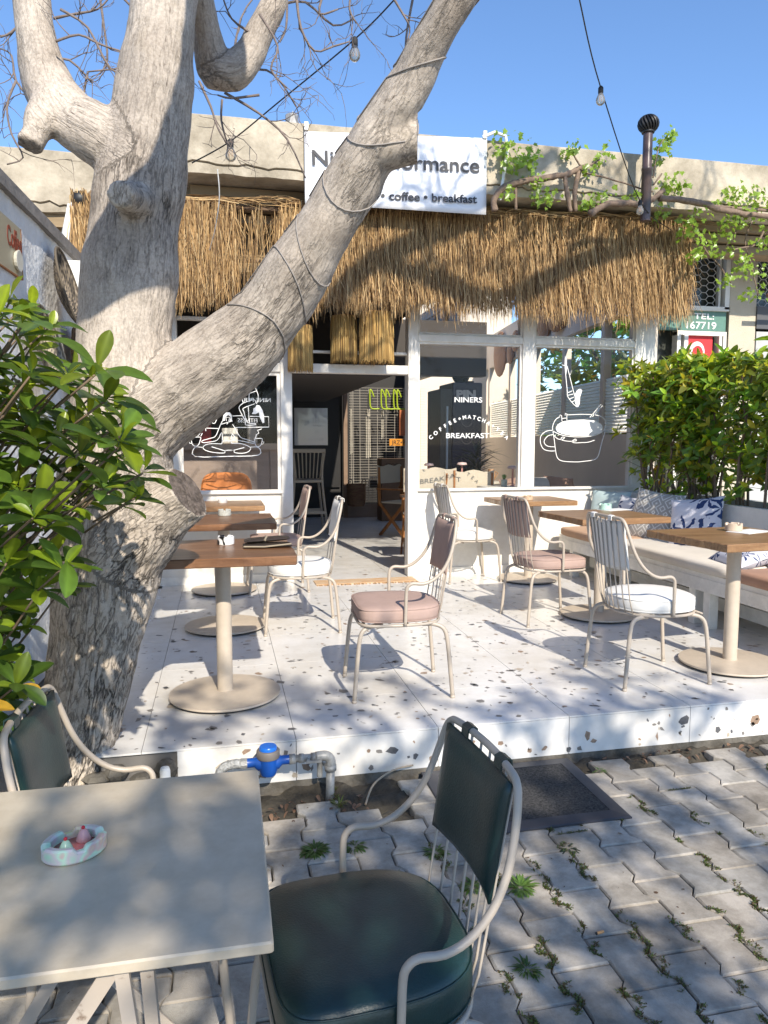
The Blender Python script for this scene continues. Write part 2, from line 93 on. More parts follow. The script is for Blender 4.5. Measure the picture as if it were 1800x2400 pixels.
# ---------------- mesh builder
def oh(name,me): o=bpy.data.objects.new(name,me); col.objects.link(o); return o
def tag(o,label=None,cat=None,group=None,kind=None):
    for k,v in (('label',label),('category',cat),('group',group),('kind',kind)):
        if v: o[k]=v
    return o
def thing(name,loc,label,cat,group=None,rz=0):
    o=oh(name,None); o.location=loc; o.rotation_euler=(0,0,rz); o.empty_display_size=.1; return tag(o,label,cat,group)
class MB:
    def __init__(s): s.v=[];s.f=[];s.mi=[];s.t=[]; s.cm=0; s.ct=None
    def add(s,vs,fs,tint=None):
        b=len(s.v); s.v+= [tuple(x) for x in vs]; s.f+=[tuple(i+b for i in f) for f in fs]; s.mi+=[s.cm]*len(fs); s.t+=[tint or (1,1,1)]*len(vs); return s
    def box(s,x0,y0,z0,x1,y1,z1,rz=0,tint=None,bev=0):
        cx,cy=(x0+x1)/2,(y0+y1)/2; c,q=math.cos(rz),math.sin(rz)
        if bev:
            hx,hy=(x1-x0)/2,(y1-y0)/2; P=[(hx-bev,hy),(hx,hy-bev),(hx,-hy+bev),(hx-bev,-hy),(-hx+bev,-hy),(-hx,-hy+bev),(-hx,hy-bev),(-hx+bev,hy)]
            P2=[(a*(hx-bev)/hx,b*(hy-bev)/hy) for a,b in P]; L=[(P2,z0),(P,z0+bev),(P,z1-bev),(P2,z1)]; vs=[]
            for pp,z in L: vs+=[(cx+a*c-b*q,cy+a*q+b*c,z) for a,b in pp]
            fs=[tuple(range(8)),tuple(reversed(range(24,32)))]
            for k in range(3): fs+=[(k*8+i,k*8+8+i,k*8+8+(i+1)%8,k*8+(i+1)%8) for i in range(8)]
            return s.add(vs,fs,tint)
        P=[(x0-cx,y0-cy),(x1-cx,y0-cy),(x1-cx,y1-cy),(x0-cx,y1-cy)]; P=[(cx+a*c-b*q,cy+a*q+b*c) for a,b in P]
        return s.add([(a,b,z0) for a,b in P]+[(a,b,z1) for a,b in P],[(3,2,1,0),(4,5,6,7),(0,1,5,4),(1,2,6,5),(2,3,7,6),(3,0,4,7)],tint)
    def tube(s,pts,r,n=8,caps=True,tint=None,closed=False,jit=0):
        P=[Vector(p[:3]) for p in pts]; rs=[(r if not callable(r) else r(i/(len(P)-1))) if not isinstance(r,(list,tuple)) else r[i] for i in range(len(P))]
        up=None; vs=[]; N=len(P)
        for i in range(N):
            a=P[(i-1)%N] if (i>0 or closed) else P[0]; b=P[(i+1)%N] if (i<N-1 or closed) else P[-1]; d=(b-a)
            d=d.normalized() if d.length>1e-9 else Vector((0,0,1))
            if up is None: up=d.orthogonal().normalized()
            up=(up-d*up.dot(d)); up=up.normalized() if up.length>1e-6 else d.orthogonal().normalized(); q=d.cross(up)
            for k in range(n):
                an=2*math.pi*k/n; rr=rs[i]*(1+(rnd.uniform(-jit,jit) if jit else 0)); vs.append(P[i]+(up*math.cos(an)+q*math.sin(an))*rr)
        fs=[]
        for i in range(N if closed else N-1):
            j=(i+1)%N
            fs+=[(i*n+k,i*n+(k+1)%n,j*n+(k+1)%n,j*n+k) for k in range(n)]
        if caps and not closed: fs+=[tuple(reversed(range(n))),tuple((N-1)*n+k for k in range(n))]
        return s.add(vs,fs,tint)
    def lathe(s,prof,c=(0,0,0),n=24,sx=1,sy=1,tint=None,cap=True):
        vs=[(c[0]+r*sx*math.cos(2*math.pi*k/n),c[1]+r*sy*math.sin(2*math.pi*k/n),c[2]+z) for r,z in prof for k in range(n)]
        fs=[(i*n+k,i*n+(k+1)%n,(i+1)*n+(k+1)%n,(i+1)*n+k) for i in range(len(prof)-1) for k in range(n)]
        if cap: fs+=[tuple(reversed(range(n))),tuple((len(prof)-1)*n+k for k in range(n))]
        return s.add(vs,fs,tint)
    def prism(s,poly,z0,z1,tint=None,plane='xy',bev=0):
        # poly extruded along third axis
        mp={'xy':lambda a,b,c:(a,b,c),'xz':lambda a,b,c:(a,c,b),'yz':lambda a,b,c:(c,a,b)}[plane]; n=len(poly)
        if bev:
            cx=sum(p[0] for p in poly)/n; cy=sum(p[1] for p in poly)/n
            P2=[]
            for a,b in poly:
                d=math.hypot(a-cx,b-cy) or 1; P2.append((a-(a-cx)/d*bev,b-(b-cy)/d*bev))
            L=[(P2,z0),(poly,z0+bev),(poly,z1-bev),(P2,z1)]
        else: L=[(poly,z0),(poly,z1)]
        vs=[mp(a,b,z) for pp,z in L for a,b in pp]; fs=[tuple(reversed(range(n))),tuple((len(L)-1)*n+i for i in range(n))]
        for k in range(len(L)-1): fs+=[(k*n+i,k*n+(i+1)%n,k*n+n+(i+1)%n,k*n+n+i) for i in range(n)]
        return s.add(vs,fs,tint)
    def sphere(s,c,r,n=12,m=8,sc3=(1,1,1),tint=None):
        vs=[(c[0],c[1],c[2]-r*sc3[2])]
        for i in range(1,m):
            a=math.pi*i/m
            for k in range(n): vs.append((c[0]+r*sc3[0]*math.sin(a)*math.cos(2*math.pi*k/n),c[1]+r*sc3[1]*math.sin(a)*math.sin(2*math.pi*k/n),c[2]-r*sc3[2]*math.cos(a)))
        vs.append((c[0],c[1],c[2]+r*sc3[2])); fs=[(0,1+(k+1)%n,1+k) for k in range(n)]
        for i in range(m-2): fs+=[(1+i*n+k,1+i*n+(k+1)%n,1+(i+1)*n+(k+1)%n,1+(i+1)*n+k) for k in range(n)]
        L=len(vs)-1; fs+=[(1+(m-2)*n+k,1+(m-2)*n+(k+1)%n,L) for k in range(n)]; return s.add(vs,fs,tint)
    def build(s,name,mat,parent=None,world=False,smooth=False,fixn=True,angle=None,tints=False):
        off=Vector(parent.location) if (parent and world) else Vector((0,0,0))
        if parent and world and parent.parent: off=off+Vector(parent.parent.location)
        me=bpy.data.meshes.new(name); vv=[tuple(Vector(v)-off) for v in s.v] if off.length else s.v
        me.from_pydata(vv,[],s.f)
        for m in (mat if isinstance(mat,(list,tuple)) else [mat]): me.materials.append(m)
        if any(s.mi): me.polygons.foreach_set('material_index',s.mi)
        if tints:
            a=me.color_attributes.new('tint','FLOAT_COLOR','POINT'); a.data.foreach_set('color',np.array([c for t in s.t for c in (*t,1)],dtype=np.float32))
        if fixn:
            bm=bmesh.new(); bm.from_mesh(me); bmesh.ops.recalc_face_normals(bm,faces=bm.faces); bm.to_mesh(me); bm.free()
        if smooth:
            me.polygons.foreach_set('use_smooth',[True]*len(me.polygons))
            if angle: me.set_sharp_from_angle(angle=R(angle))
        o=oh(name,me)
        if parent: o.parent=parent
        return o
def setp(o,p): o.parent=p; return o
def copy_thing(o,loc,rz,label,mats=None):
    def cp(a,par):
        c=a.copy(); col.objects.link(c); c.parent=par
        for ch in a.children: cp(ch,c)
        return c
    c=cp(o,None); c.location=loc; c.rotation_euler=(0,0,rz); c['label']=label; return c
def spline(pts,k=6):
    P=[np.array(p,float) for p in pts]; o=[]
    for i in range(len(P)-1):
        p0=P[max(0,i-1)];p1=P[i];p2=P[i+1];p3=P[min(len(P)-1,i+2)]
        for j in range(k):
            t=j/k; o.append(tuple(.5*((2*p1)+(-p0+p2)*t+(2*p0-5*p1+4*p2-p3)*t*t+(-p0+3*p1-3*p2+p3)*t**3)))
    o.append(tuple(P[-1])); return o
def text(name,s,size,mat,parent,loc,rot=(R(90),0,0),ext=.0015,off=0,sx=1,align='LEFT',space=1,serif=False):
    cu=bpy.data.curves.new(name,'FONT'); cu.body=s; cu.size=size; cu.extrude=ext; cu.offset=off; cu.align_x=align; cu.space_character=space
    t=bpy.data.objects.new(name,cu); col.objects.link(t); dg=bpy.context.evaluated_depsgraph_get(); me=bpy.data.meshes.new_from_object(t.evaluated_get(dg)); bpy.data.objects.remove(t); bpy.data.curves.remove(cu)
    if serif: # slab serifs: small bars where letters have stems
        pass
    me.materials.clear(); me.materials.append(mat); me.name=name; o=oh(name,me); o.rotation_euler=rot; o.scale=(sx,1,1); o.location=loc
    if parent: o.parent=parent; o.location=Vector(loc)-Vector(parent.location)
    return o
def strip(mb,pts,wd,y0,y1):
    # ribbon in xz-plane with thickness from y0 to y1
    n=len(pts)
    L=[];
    for i in range(n):
        a=pts[max(0,i-1)]; b=pts[min(n-1,i+1)]; dx,dz=b[0]-a[0],b[1]-a[1]; q=math.hypot(dx,dz) or 1; L.append((-dz/q*wd/2,dx/q*wd/2))
    vs=[];fs=[]
    for (x,z),(ox,oz) in zip(pts,L): vs+=[(x+ox,y0,z+oz),(x-ox,y0,z-oz),(x-ox,y1,z-oz),(x+ox,y1,z+oz)]
    for i in range(n-1):
        for k in range(4): fs.append((i*4+k,i*4+(k+1)%4,i*4+4+(k+1)%4,i*4+4+k))
    fs+=[(0,1,2,3),(n*4-4,n*4-3,n*4-2,n*4-1)]; mb.add(vs,fs)
# leaves ---------------------------------------------------------
LV=[(0,0,0),(.22,.5,.10),(.22,0,-.02),(.22,-.5,.10),(.55,.5,.13),(.55,0,0),(.55,-.5,.13),(.82,.3,.06),(.82,0,.0),(.82,-.3,.06),(1,0,0)]
LF=[(0,2,1),(0,3,2),(1,2,5,4),(2,3,6,5),(4,5,8,7),(5,6,9,8),(7,8,10),(8,9,10)]
GV=[(0,0,0),(.05,.45,.08),(.35,.32,.03),(.45,.62,.1),(.62,.25,.02),(1,0,-.05),(.62,-.25,.02),(.45,-.62,.1),(.35,-.32,.03),(.05,-.45,.08),(.35,0,-.03)]
GF=[(10,1,0),(10,2,1),(10,3,2),(10,4,3),(10,5,4),(10,6,5),(10,7,6),(10,8,7),(10,9,8),(10,0,9)]
LV2=[];LF2=[];LT2=[]
for _i,(_x,_w) in enumerate([(0,.05),(.1,.2),(.25,.52),(.42,.82),(.58,.98),(.72,1),(.85,.8),(.94,.5),(1,.12)]):
    for _j,_t in enumerate((-1,-.5,0,.5,1)):
        LV2.append((_x,_t*_w*.5,abs(_t)**1.3*.16*_w+.012*math.sin(_i*2.6+abs(_t)*4)*abs(_t))); LT2.append(1.3 if _t==0 else (.93 if (_i%2) else 1.06))
for _i in range(8):
    for _j in range(4): _a=_i*5+_j; LF2.append((_a,_a+1,_a+6,_a+5))
class Leaves:
    def __init__(s,V=LV,F=LF): s.L=[];s.V=V;s.F=F
    def add(s,p,d,n,ln,wd,c,bend=0): s.L.append((*p,*d,*n,ln,wd,*c,bend))
    def whorl(s,p,a,k,ln,c,spread=.9,vary=.25):
        a=Vector(a).normalized(); u=a.orthogonal().normalized(); v=a.cross(u); ph=rnd.uniform(0,6.28)
        for i in range(k):
            an=ph+i*2.4; rad=u*math.cos(an)+v*math.sin(an); up=rnd.uniform(.1,1.0) if i else 2; sp=spread*(1.25-.5*i/k) if i else .2
            d=(a*up*.6+rad*sp).normalized(); nn=(a-d*a.dot(d)); nn=nn.normalized() if nn.length>.01 else d.orthogonal().normalized()
            nn=(nn+Vector((rnd.uniform(-.3,.3),rnd.uniform(-.3,.3),rnd.uniform(-.2,.2)))).normalized()
            f=rnd.uniform(1-vary,1+vary); young=i<k*.35; q=rnd.uniform(.65,1.3)
            cc=(c[0]*q*(1.9 if young else .8),c[1]*q*(1.55 if young else .85),c[2]*q*(.9 if young else 1)) if rnd.random()>.005 else (.45,.27,.03)
            s.add(p+a*rnd.uniform(-.02,.015)*(ln/.1),d,nn,ln*f*(.75 if young else 1),ln*f*rnd.uniform(.34,.44)*(.8 if young else 1),cc,rnd.uniform(.0,.35))
    def build(s,name,mat,parent=None,off=(0,0,0)):
        A=np.array(s.L,dtype=float); N=len(A); V=np.array(s.V); P=A[:,0:3]-np.array(off); d=A[:,3:6]; n=A[:,6:9]; b=np.cross(n,d)
        d/=np.linalg.norm(d,axis=1,keepdims=True); b/=np.linalg.norm(b,axis=1,keepdims=True)+1e-9; n=np.cross(d,b)
        ln=A[:,9:10]; wd=A[:,10:11]; bend=A[:,14:15]
        X=V[None,:,0]*ln; Y=V[None,:,1]*wd; Z=V[None,:,2]*wd*1.2-bend*ln*V[None,:,0]**2
        W=P[:,None]+X[...,None]*d[:,None]+Y[...,None]*b[:,None]+Z[...,None]*n[:,None]
        k=len(V); me=bpy.data.meshes.new(name); me.vertices.add(N*k); me.vertices.foreach_set('co',W.reshape(-1))
        ls=[];st=[];tot=0; fl=[f for f in s.F]; per=sum(len(f) for f in fl); idx=np.array([i for f in fl for i in f]); lens=np.array([len(f) for f in fl]); starts=np.concatenate([[0],np.cumsum(lens)[:-1]])
        me.loops.add(N*per); me.loops.foreach_set('vertex_index',(idx[None]+np.arange(N)[:,None]*k).reshape(-1).astype(np.int32))
        me.polygons.add(N*len(fl)); me.polygons.foreach_set('loop_start',(starts[None]+np.arange(N)[:,None]*per).reshape(-1).astype(np.int32)); me.update(calc_edges=True)
        c=np.repeat(np.concatenate([A[:,11:14],np.ones((N,1))],1)[:,None],k,1); c[:,:,:3]*=(np.array(LT2)[None,:,None] if s.V is LV2 else 1.0); at=me.color_attributes.new('tint','FLOAT_COLOR','POINT'); at.data.foreach_set('color',c.reshape(-1).astype(np.float32))
        me.polygons.foreach_set('use_smooth',[True]*len(me.polygons)); me.materials.append(mat); o=oh(name,me)
        if parent: o.parent=parent
        return o
# ================= SETTING
P=.198
def sheet(name,x0,y0,x1,y1,z,mat,nx=1,ny=1,amp=0,sc_=6,seed=0):
    m=MB(); vs=[];fs=[]
    for j in range(ny+1):
        for i in range(nx+1):
            x=x0+(x1-x0)*i/nx; y=y0+(y1-y0)*j/ny; vs.append((x,y,z+(mnoise.fractal(Vector((x*sc_,y*sc_,seed)),.8,2,5)*amp if amp else 0)))
    for j in range(ny):
        for i in range(nx): a=j*(nx+1)+i; fs.append((a,a+1,a+nx+2,a+nx+1))
    m.add(vs,fs); return m.build(name,mat,smooth=bool(amp))
dirt=M('dirt',(.09,.075,.055),.95,var2=(.03,.026,.018),vs=14,bump=1,bs=50,detail=10)
gnd=M('asphalt_ground',(.30,.27,.23),.95,var=.3,vs=3,bump=.5,bs=80)
tag(sheet('ground',-300,-300,300,300,-.062,gnd),kind='structure')
tag(sheet('soil',-1.6,2.55,6.2,3.09,-.03,dirt,220,24,.035,9),kind='structure')
sidec=M('side_concrete',(.5,.48,.44),.9,var=.12,vs=4,bump=.3)
tag(sheet('path',4.32,3.1,9,9.5,.004,sidec),kind='structure')
# pavers
paver=M('paver',(.43,.39,.335),.9,stain=.42,ss=3.5,var=.24,vs=7,bump=.38,bs=420,attr=True,detail=12,vb=.5,vw=.28)
m=MB(); wpit=.150; ln=.2235
def zig(y,k):  # shared wavy joint
    t=((y-2.06)/ln+(0.5 if k%2 else 0))%1.0; a=.0125
    tri=[(0,-1),(.28,-1),(.42,1),(.78,1),(.92,-1),(1,-1)]
    for (t0,v0),(t1,v1) in zip(tri,tri[1:]):
        if t0<=t<=t1: return a*(v0+(v1-v0)*(t-t0)/(t1-t0))
    return 0
for k in range(-12,34):
    x0=1.03+wpit*(k); x1=x0+wpit
    for j in range(-9,16):
        y0=1.665+ln*j+(ln/2 if k%2 else 0); y1=y0+ln; cx=(x0+x1)/2; cy=(y0+y1)/2
        top=2.98 if cx>.8 else (2.68+.12*rnd.random() if cx>-.6 else 2.5)
        if cx>1.6: top=2.93+ .05*mnoise.noise(Vector((cx*2,0,0)))
        if cy>top or cy<.1 and (abs(cx-.5)>3): continue
        q=.0022; g=[]
        ts=[0,.28,.42,.78,.92]; 
        ys=sorted(set([y0+q,y1-q]+[yy for n_ in range(-3,40) for tt in ts for yy in [2.06+ln*(n_-20+tt)] if y0+q<yy<y1-q]))
        ysR=sorted(set([y0+q,y1-q]+[2.06+ln*(n_-20+tt-.5*((k+1)%2)) for n_ in range(0,45) for tt in ts if y0+q<2.06+ln*(n_-20+tt-.5*((k+1)%2))<y1-q]))
        ysL=sorted(set([y0+q,y1-q]+[2.06+ln*(n_-20+tt-.5*(k%2)) for n_ in range(0,45) for tt in ts if y0+q<2.06+ln*(n_-20+tt-.5*(k%2))<y1-q]))
        jx=rnd.uniform(-.0015,.0015); poly=[(x0+zig(y,k)+q+jx,y) for y in reversed(ysL)]+[(x1+zig(y,k+1)-q+jx,y) for y in ysR]
        # drop collinear dup; slight wear of corners
        dz=rnd.gauss(0,.0013); tx,ty=rnd.gauss(0,.007),rnd.gauss(0,.007); n=len(poly)
        br=rnd.uniform(.84,1.1); wm=rnd.uniform(-.03,.03); tint=(br*(1+wm),br,br*(1-wm))
        def ring(ins,z): return [(cx+(a-cx)*(1-ins/.075)+rnd.uniform(-.0006,.0006),cy+(b-cy)*(1-ins/.11),z+dz+(a-cx)*tx+(b-cy)*ty) for a,b in poly]
        vs=ring(0,-.05)+ring(0,-.006)+ring(.003,-.002)+ring(.0055,0)
        fs=[(r_*n+i,r_*n+(i+1)%n,(r_+1)*n+(i+1)%n,(r_+1)*n+i) for r_ in range(3) for i in range(n)]+[tuple(3*n+i for i in range(n))]
        m.add(vs,fs,tint)
tag(m.build('pavement',paver,tints=True),kind='structure')
# terrace
tilem=M('terrazzo_tile',(.76,.74,.71),.24,stain=.14,ss=2.2,var=.035,vs=2.5,attr=True,bump=.015,bs=8); grout=M('grout',(.16,.15,.14),.9)
ch=[M('chip_grey',(.20,.185,.17),.35,var=.25,vs=60),M('chip_brown',(.30,.21,.15),.35,var=.3,vs=60),M('chip_dark',(.11,.11,.115),.35,var=.3,vs=60),M('chip_beige',(.45,.38,.3),.35,var=.2,vs=60)]
rough_c=M('rough_concrete',(.2,.18,.15),.95,var2=(.035,.03,.022),vs=9,bump=1,bs=35,detail=10)
m=MB(); m.cm=1; m.box(-.5,3.078,-.06,5.0,14.2,.191)
m.cm=0; xs=[-.52]+[.29+.63*k for k in range(-1,8)]; ys=[3.063,3.54]+[3.54+.63*k for k in range(1,18)]
for i in range(len(xs)-1):
    for j in range(len(ys)-1):
        if ys[j]>3 and xs[i]>4.2 and ys[j]<6: continue
        t=rnd.uniform(.965,1.0); m.box(xs[i]+.0013,ys[j]+.0013,.190,xs[i+1]-.0013,ys[j+1]-.0013,P,tint=(t,t,t))
rx=[-.2]+[.29+.63*k for k in range(0,8)]
for a,b in zip(rx,rx[1:]): m.box(a+.0015,3.0632,.018,b-.0015,3.0775,.1885)
def chips(m,n,x0,x1,y0,y1,place,big=1):
    for _ in range(n):
        u=rnd.random(); r=(.0042+.008*rnd.random()) if u<.62 else ((.012+.009*rnd.random()) if u<.93 else .021+.009*rnd.random()); r*=big*1.22
        cx,cy=rnd.uniform(x0,x1),rnd.uniform(y0,y1); k=rnd.choice([4,5,5,6]); a0=rnd.uniform(0,6.28); el=rnd.uniform(.4,.95); an=rnd.uniform(0,6.28)
        pts=[]
        for i in range(k):
            a=a0+6.283*(i+rnd.uniform(-.25,.25))/k; q=r*rnd.uniform(.6,1.1); x,y=q*math.cos(a),q*math.sin(a)*el; pts.append((cx+x*math.cos(an)-y*math.sin(an),cy+x*math.sin(an)+y*math.cos(an)))
        if min(p[0] for p in pts)<x0 or max(p[0] for p in pts)>x1 or min(p[1] for p in pts)<y0 or max(p[1] for p in pts)>y1: continue
        m.cm=rnd.choices([2,3,4,5],[5,2.2,2,1.4])[0]; m.add([place(a,b) for a,b in pts],[tuple(range(k))])
chips(m,1850,-.5,4.15,3.067,6.65,lambda a,b:(a,b,P+.0007)); chips(m,1300,-.4,4,6.7,12,lambda a,b:(a,b,P+.0007))
chips(m,150,-.19,4.6,.022,.184,lambda a,b:(a,3.0625,b),1.1)
o=m.build('terrace',[tilem,grout]+ch,tints=True,fixn=False); tag(o,kind='structure')
# rubble at broken corner
t=thing('concrete_rubble',(-.35,3.06,0),'broken grey concrete rubble under the cut corner of the terrace beside the tree','rubble')
m=MB()
for _ in range(26):
    x=rnd.uniform(-.55,-.2); m.sphere((x,3.05+rnd.uniform(-.04,.02),rnd.uniform(-.03,.13)),rnd.uniform(.02,.05),6,4,(rnd.uniform(.8,1.5),1,rnd.uniform(.5,.9)))
m.build('rubble',rough_c,t,True)
m=MB(); m.box(-.2,3.066,-.06,5,3.0765,.016)
tag(m.build('terrace_footing',rough_c),'dark stained concrete footing below the terrazzo riser','footing')
# white cement edge beside trunk
m=MB(); pts=[(-.53+.03*mnoise.noise(Vector((0,y*4,0))),y,.15+.03*mnoise.noise(Vector((5,y*7,0)))) for y in [3.1+.05*i for i in range(70)]]
m.tube(pts,[.045+.02*mnoise.noise(Vector((9,p[1]*9,0))) for p in pts],8,jit=.25); tag(m.build('cement_edge',plaster,smooth=True),'rough white cement edging between tree trunk and terrace tiles','edging')

# ================= CAFE BUILDING
B=thing('cafe_building',(2,6.7,0),'white framed cafe front with big drawn-on windows under the concrete parapet','cafe')
Yf=6.70
def part(mb,name,mat,par=B,**k): return mb.build(name,mat,par,True,**k)
for a,b in ((-1.1,.53),(1.785,4.2)): m=MB(); m.box(a,Yf,P,b,Yf+.1,1.0); part(m,'lower_wall',white_paint)
for a,b in ((-1.1,.53),(1.785,4.2)): m=MB(); m.box(a,Yf-.014,P,b,Yf-.001,.27); part(m,'skirting',old_white)
def fr(x0,x1,z0,z1,y0=-.025,y1=.1): m.box(x0,Yf+y0,z0,x1,Yf+y1,z1,bev=.004)
for q in ((.53,.632,P,3.0),(1.695,1.79,P,3.0),(2.812,2.938,1.0,3.0),(3.985,4.2,1.0,3.0,-.02),(-.42,-.345,1.0,3.0)): m=MB(); fr(*q); part(m,'post',white_paint)
for q in ((1.79,2.812,2.375,2.44,-.02,.09),(2.938,3.985,2.375,2.44,-.02,.09),(.632,1.695,2.072,2.152,-.015,.09),(.632,1.695,2.25,2.275,.02,.06),(-.345,.53,2.072,2.152,-.02,.09),(-.345,.53,2.5,2.53,-.01,.06),(-.3,.5,2.37,2.385,0,.03)): m=MB(); fr(*q); part(m,'transom',white_paint)
def window(x0,x1,z0,z1,w=.03):
    m=MB(); y0,y1=Yf+.0,Yf+.06
    m.box(x0,y0,z0,x1,y1,z0+w); m.box(x0,y0,z1-w,x1,y1,z1); m.box(x0,y0,z0+w,x0+w,y1,z1-w); m.box(x1-w,y0,z0+w,x1,y1,z1-w); f=part(m,'window',white_paint)
    m=MB(); m.box(x0+w,Yf+.02,z0+w,x1-w,Yf+.026,z1-w); g=m.build('pane',glass,None); g.location=-Vector(B.location)-Vector(f.location); g.parent=f
    return f
def sub(o,f):  # parent world-built child under part f (part location 0 under B)
    o.location=Vector(o.location)-Vector(B.location); o.parent=f; return o
wl=window(-.345,.53,1.0,2.072); w1=window(1.79,2.812,1.0,2.375,.02); w2=window(2.938,3.985,1.0,2.375,.02)
window(1.79,2.812,2.44,2.95,.02); window(2.938,3.985,2.44,2.95,.02)
for a,b in ((1.77,3.99),(-.36,.54)): m=MB(); m.box(a,Yf-.03,1.0,b,Yf,1.022); part(m,'sill',white_paint)
# drawings on glass
def drawing(lines,fills,name,f,wd=.006):
    m=MB()
    for l in lines: strip(m,l if len(l)<6 else [(p[0],p[2]) for p in spline([(a,0,b) for a,b in l],3)],wd,Yf+.014,Yf+.0185)
    for l in fills: m.prism(l,Yf+.015,Yf+.0187,plane='xz')
    return sub(m.build(name,decal),f)
drawing(DATA['lady'],DATA['ladyfill'],'meditation_drawing',wl); drawing(DATA['cup'],DATA['cupfill'],'cup_drawing',w2,.0065)
def gtext(s,x0,x1,z,h,f,name='lettering',dark_=False):
    o=text(name,s,h*1.38,decal,None,(x0,Yf+.017,z),ext=.0012,off=h*.012)
    wd=max(v.co.x for v in o.data.vertices); o.scale=((x1-x0)/wd,1,1)
    m=MB() # slab serifs
    return sub(o,f)
gtext('NINERS',2.147,2.426,1.828,.049,w1); gtext('BREAKFAST',2.067,2.499,1.493,.049,w1)
arc='COFFEE+MATCHA+TEA'; ctr=(2.297,1.20); 
for i,c in enumerate(arc):
    t=i/(len(arc)-1); x=1.935+.73*t; u=(x-2.30)/.375; z=1.478+.197*(1-abs(u)**1.75); sl=-.197*1.75*abs(u)**.75/.375*(1 if u>0 else -1); an=math.atan(sl)
    o=text('lettering',c,.05,decal,None,(x,Yf+.017,z),rot=(R(90),-an,0),ext=.0012,off=.0012,align='CENTER'); sub(o,w1)
o=text('lettering','NINE PERFO',.05,decal,None,(.45,Yf+.03,1.81),rot=(R(90),0,R(180)),ext=.001); o.scale=(1.15,1,1); sub(o,wl)
o=text('lettering','FITNESS',.05,decal,None,(.33,Yf+.03,1.63),rot=(R(90),0,R(180)),ext=.001); sub(o,wl)
# wall above
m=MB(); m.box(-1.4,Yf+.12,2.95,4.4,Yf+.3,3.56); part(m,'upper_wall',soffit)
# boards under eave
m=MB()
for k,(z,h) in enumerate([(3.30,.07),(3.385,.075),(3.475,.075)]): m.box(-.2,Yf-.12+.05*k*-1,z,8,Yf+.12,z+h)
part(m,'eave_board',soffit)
# parapet roof slab with cracked lower edge
def slab(x0,x1,y0,y1,z0,z1,name,par,seg=160):
    m=MB(); vs=[];fs=[]
    for i in range(seg+1):
        x=x0+(x1-x0)*i/seg; e=.012*mnoise.noise(Vector((x*6,1,0)))+.02*max(0,mnoise.noise(Vector((x*3,7,0))))
        t=.006*mnoise.noise(Vector((x*4,3,0)))
        cr=z0+.07+.045*mnoise.noise(Vector((x*3.1,11,0)))+.02*mnoise.noise(Vector((x*15,11,0)))
        for (y,z) in [(y1,z0),(y0+.05,z0),(y0+.02,z0+e),(y0+.012,cr-.006),(y0+.03,cr-.002),(y0+.03,cr+.002),(y0,cr+.008),(y0,z1-.01+t),(y0+.012,z1+t),(y1,z1)]: vs.append((x,y,z))
    n=10
    for i in range(seg): fs+=[(i*n+k,i*n+k+1,(i+1)*n+k+1,(i+1)*n+k) for k in range(n-1)]
    fs+=[tuple(range(n)),tuple(seg*n+k for k in range(n))]
    m.add(vs,fs); return m.build(name,concrete,par,True)
slab(-.34,9,6.2,6.98,3.56,4.0,'roof_slab',B)
m=MB(); m.box(-1.3,6.98,3.51,2.2,14.4,3.75); part(m,'roof',concrete)
# interior shell
m=MB(); m.box(-1.3,Yf+.3,2.95,2.2,14.2,3.05); m.box(2.14,Yf+.3,2.95,2.2,14.2,3.5); part(m,'dark_ceiling',M('ceiling_shade_dark',(.06,.05,.045),.8))  # dark colour keeps the doorway room dim: shade put into the material
m=MB(); m.box(2.2,Yf+.1,3.42,5.3,6.95,3.5); part(m,'ceiling',cream_wall)  # rest of the right room left open to the sky, added for daylight
m=MB(); m.box(-1.3,Yf+.3,P,-1.2,14.2,2.95); m.box(-1.2,12.35,P,2.0,12.45,2.95); m.box(-1.2,14.2,P,5.6,14.3,2.95); m.box(2.0,12.9,P,3.2,13.0,3.5); part(m,'inner_wall',M('shade_black_wall',(.018,.016,.015),.6))  # near-black colour stands in for the dim room's shade
m=MB(); m.box(3.2,9.75,2.49,3.32,14.2,3.5); m.box(2.2,13.9,P,5.6,14.15,4.9); m.box(3.2,12.5,P,3.32,14.2,2.49); part(m,'bulkhead',cream_wall)
m=MB()
for z0,z1 in ((P,1.54),(2.85,3.45)):
    vs=[];
    for y in (6.8,13.9):
        x=4.2+.123*(y-6.72); vs+=[(x,y,z0),(x+.1,y,z0),(x+.1,y,z1),(x,y,z1)]
    m.add(vs,[(0,1,2,3),(7,6,5,4),(0,4,5,1),(1,5,6,2),(2,6,7,3),(3,7,4,0)])
for y in (6.85,8.0,9.35,10.7,12.1,13.6):
    x=4.2+.123*(y-6.72); m.box(x-.005,y-.04,1.54,x+.09,y+.04,2.85)
part(m,'side_wall',cream_wall)
m=MB(); blindm=foliage('pleated_blind',.8,.75)
for a,b in ((6.9,7.95),(8.05,9.3),(9.4,10.65),(10.75,12.05),(12.15,13.5)):
    vs=[];n=32
    for i in range(n+1):
        z=1.56+(2.18-1.56)*i/n; o_=.02+(.018 if i%2 else 0)
        for y in (a,b): vs.append((4.2+.123*(y-6.72)+o_,y,z))
    m=MB(); m.add(vs,[(2*i,2*i+1,2*i+3,2*i+2) for i in range(n)],(.75,.73,.66)); part(m,'blind',blindm,tints=True)
m=MB(); m.box(.66,Yf+.5,2.1,1.66,12,2.2); m.box(-1.2,9.0,2.28,3.3,9.2,2.95); part(m,'beam',M('beam_dark',(.05,.042,.036),.7))
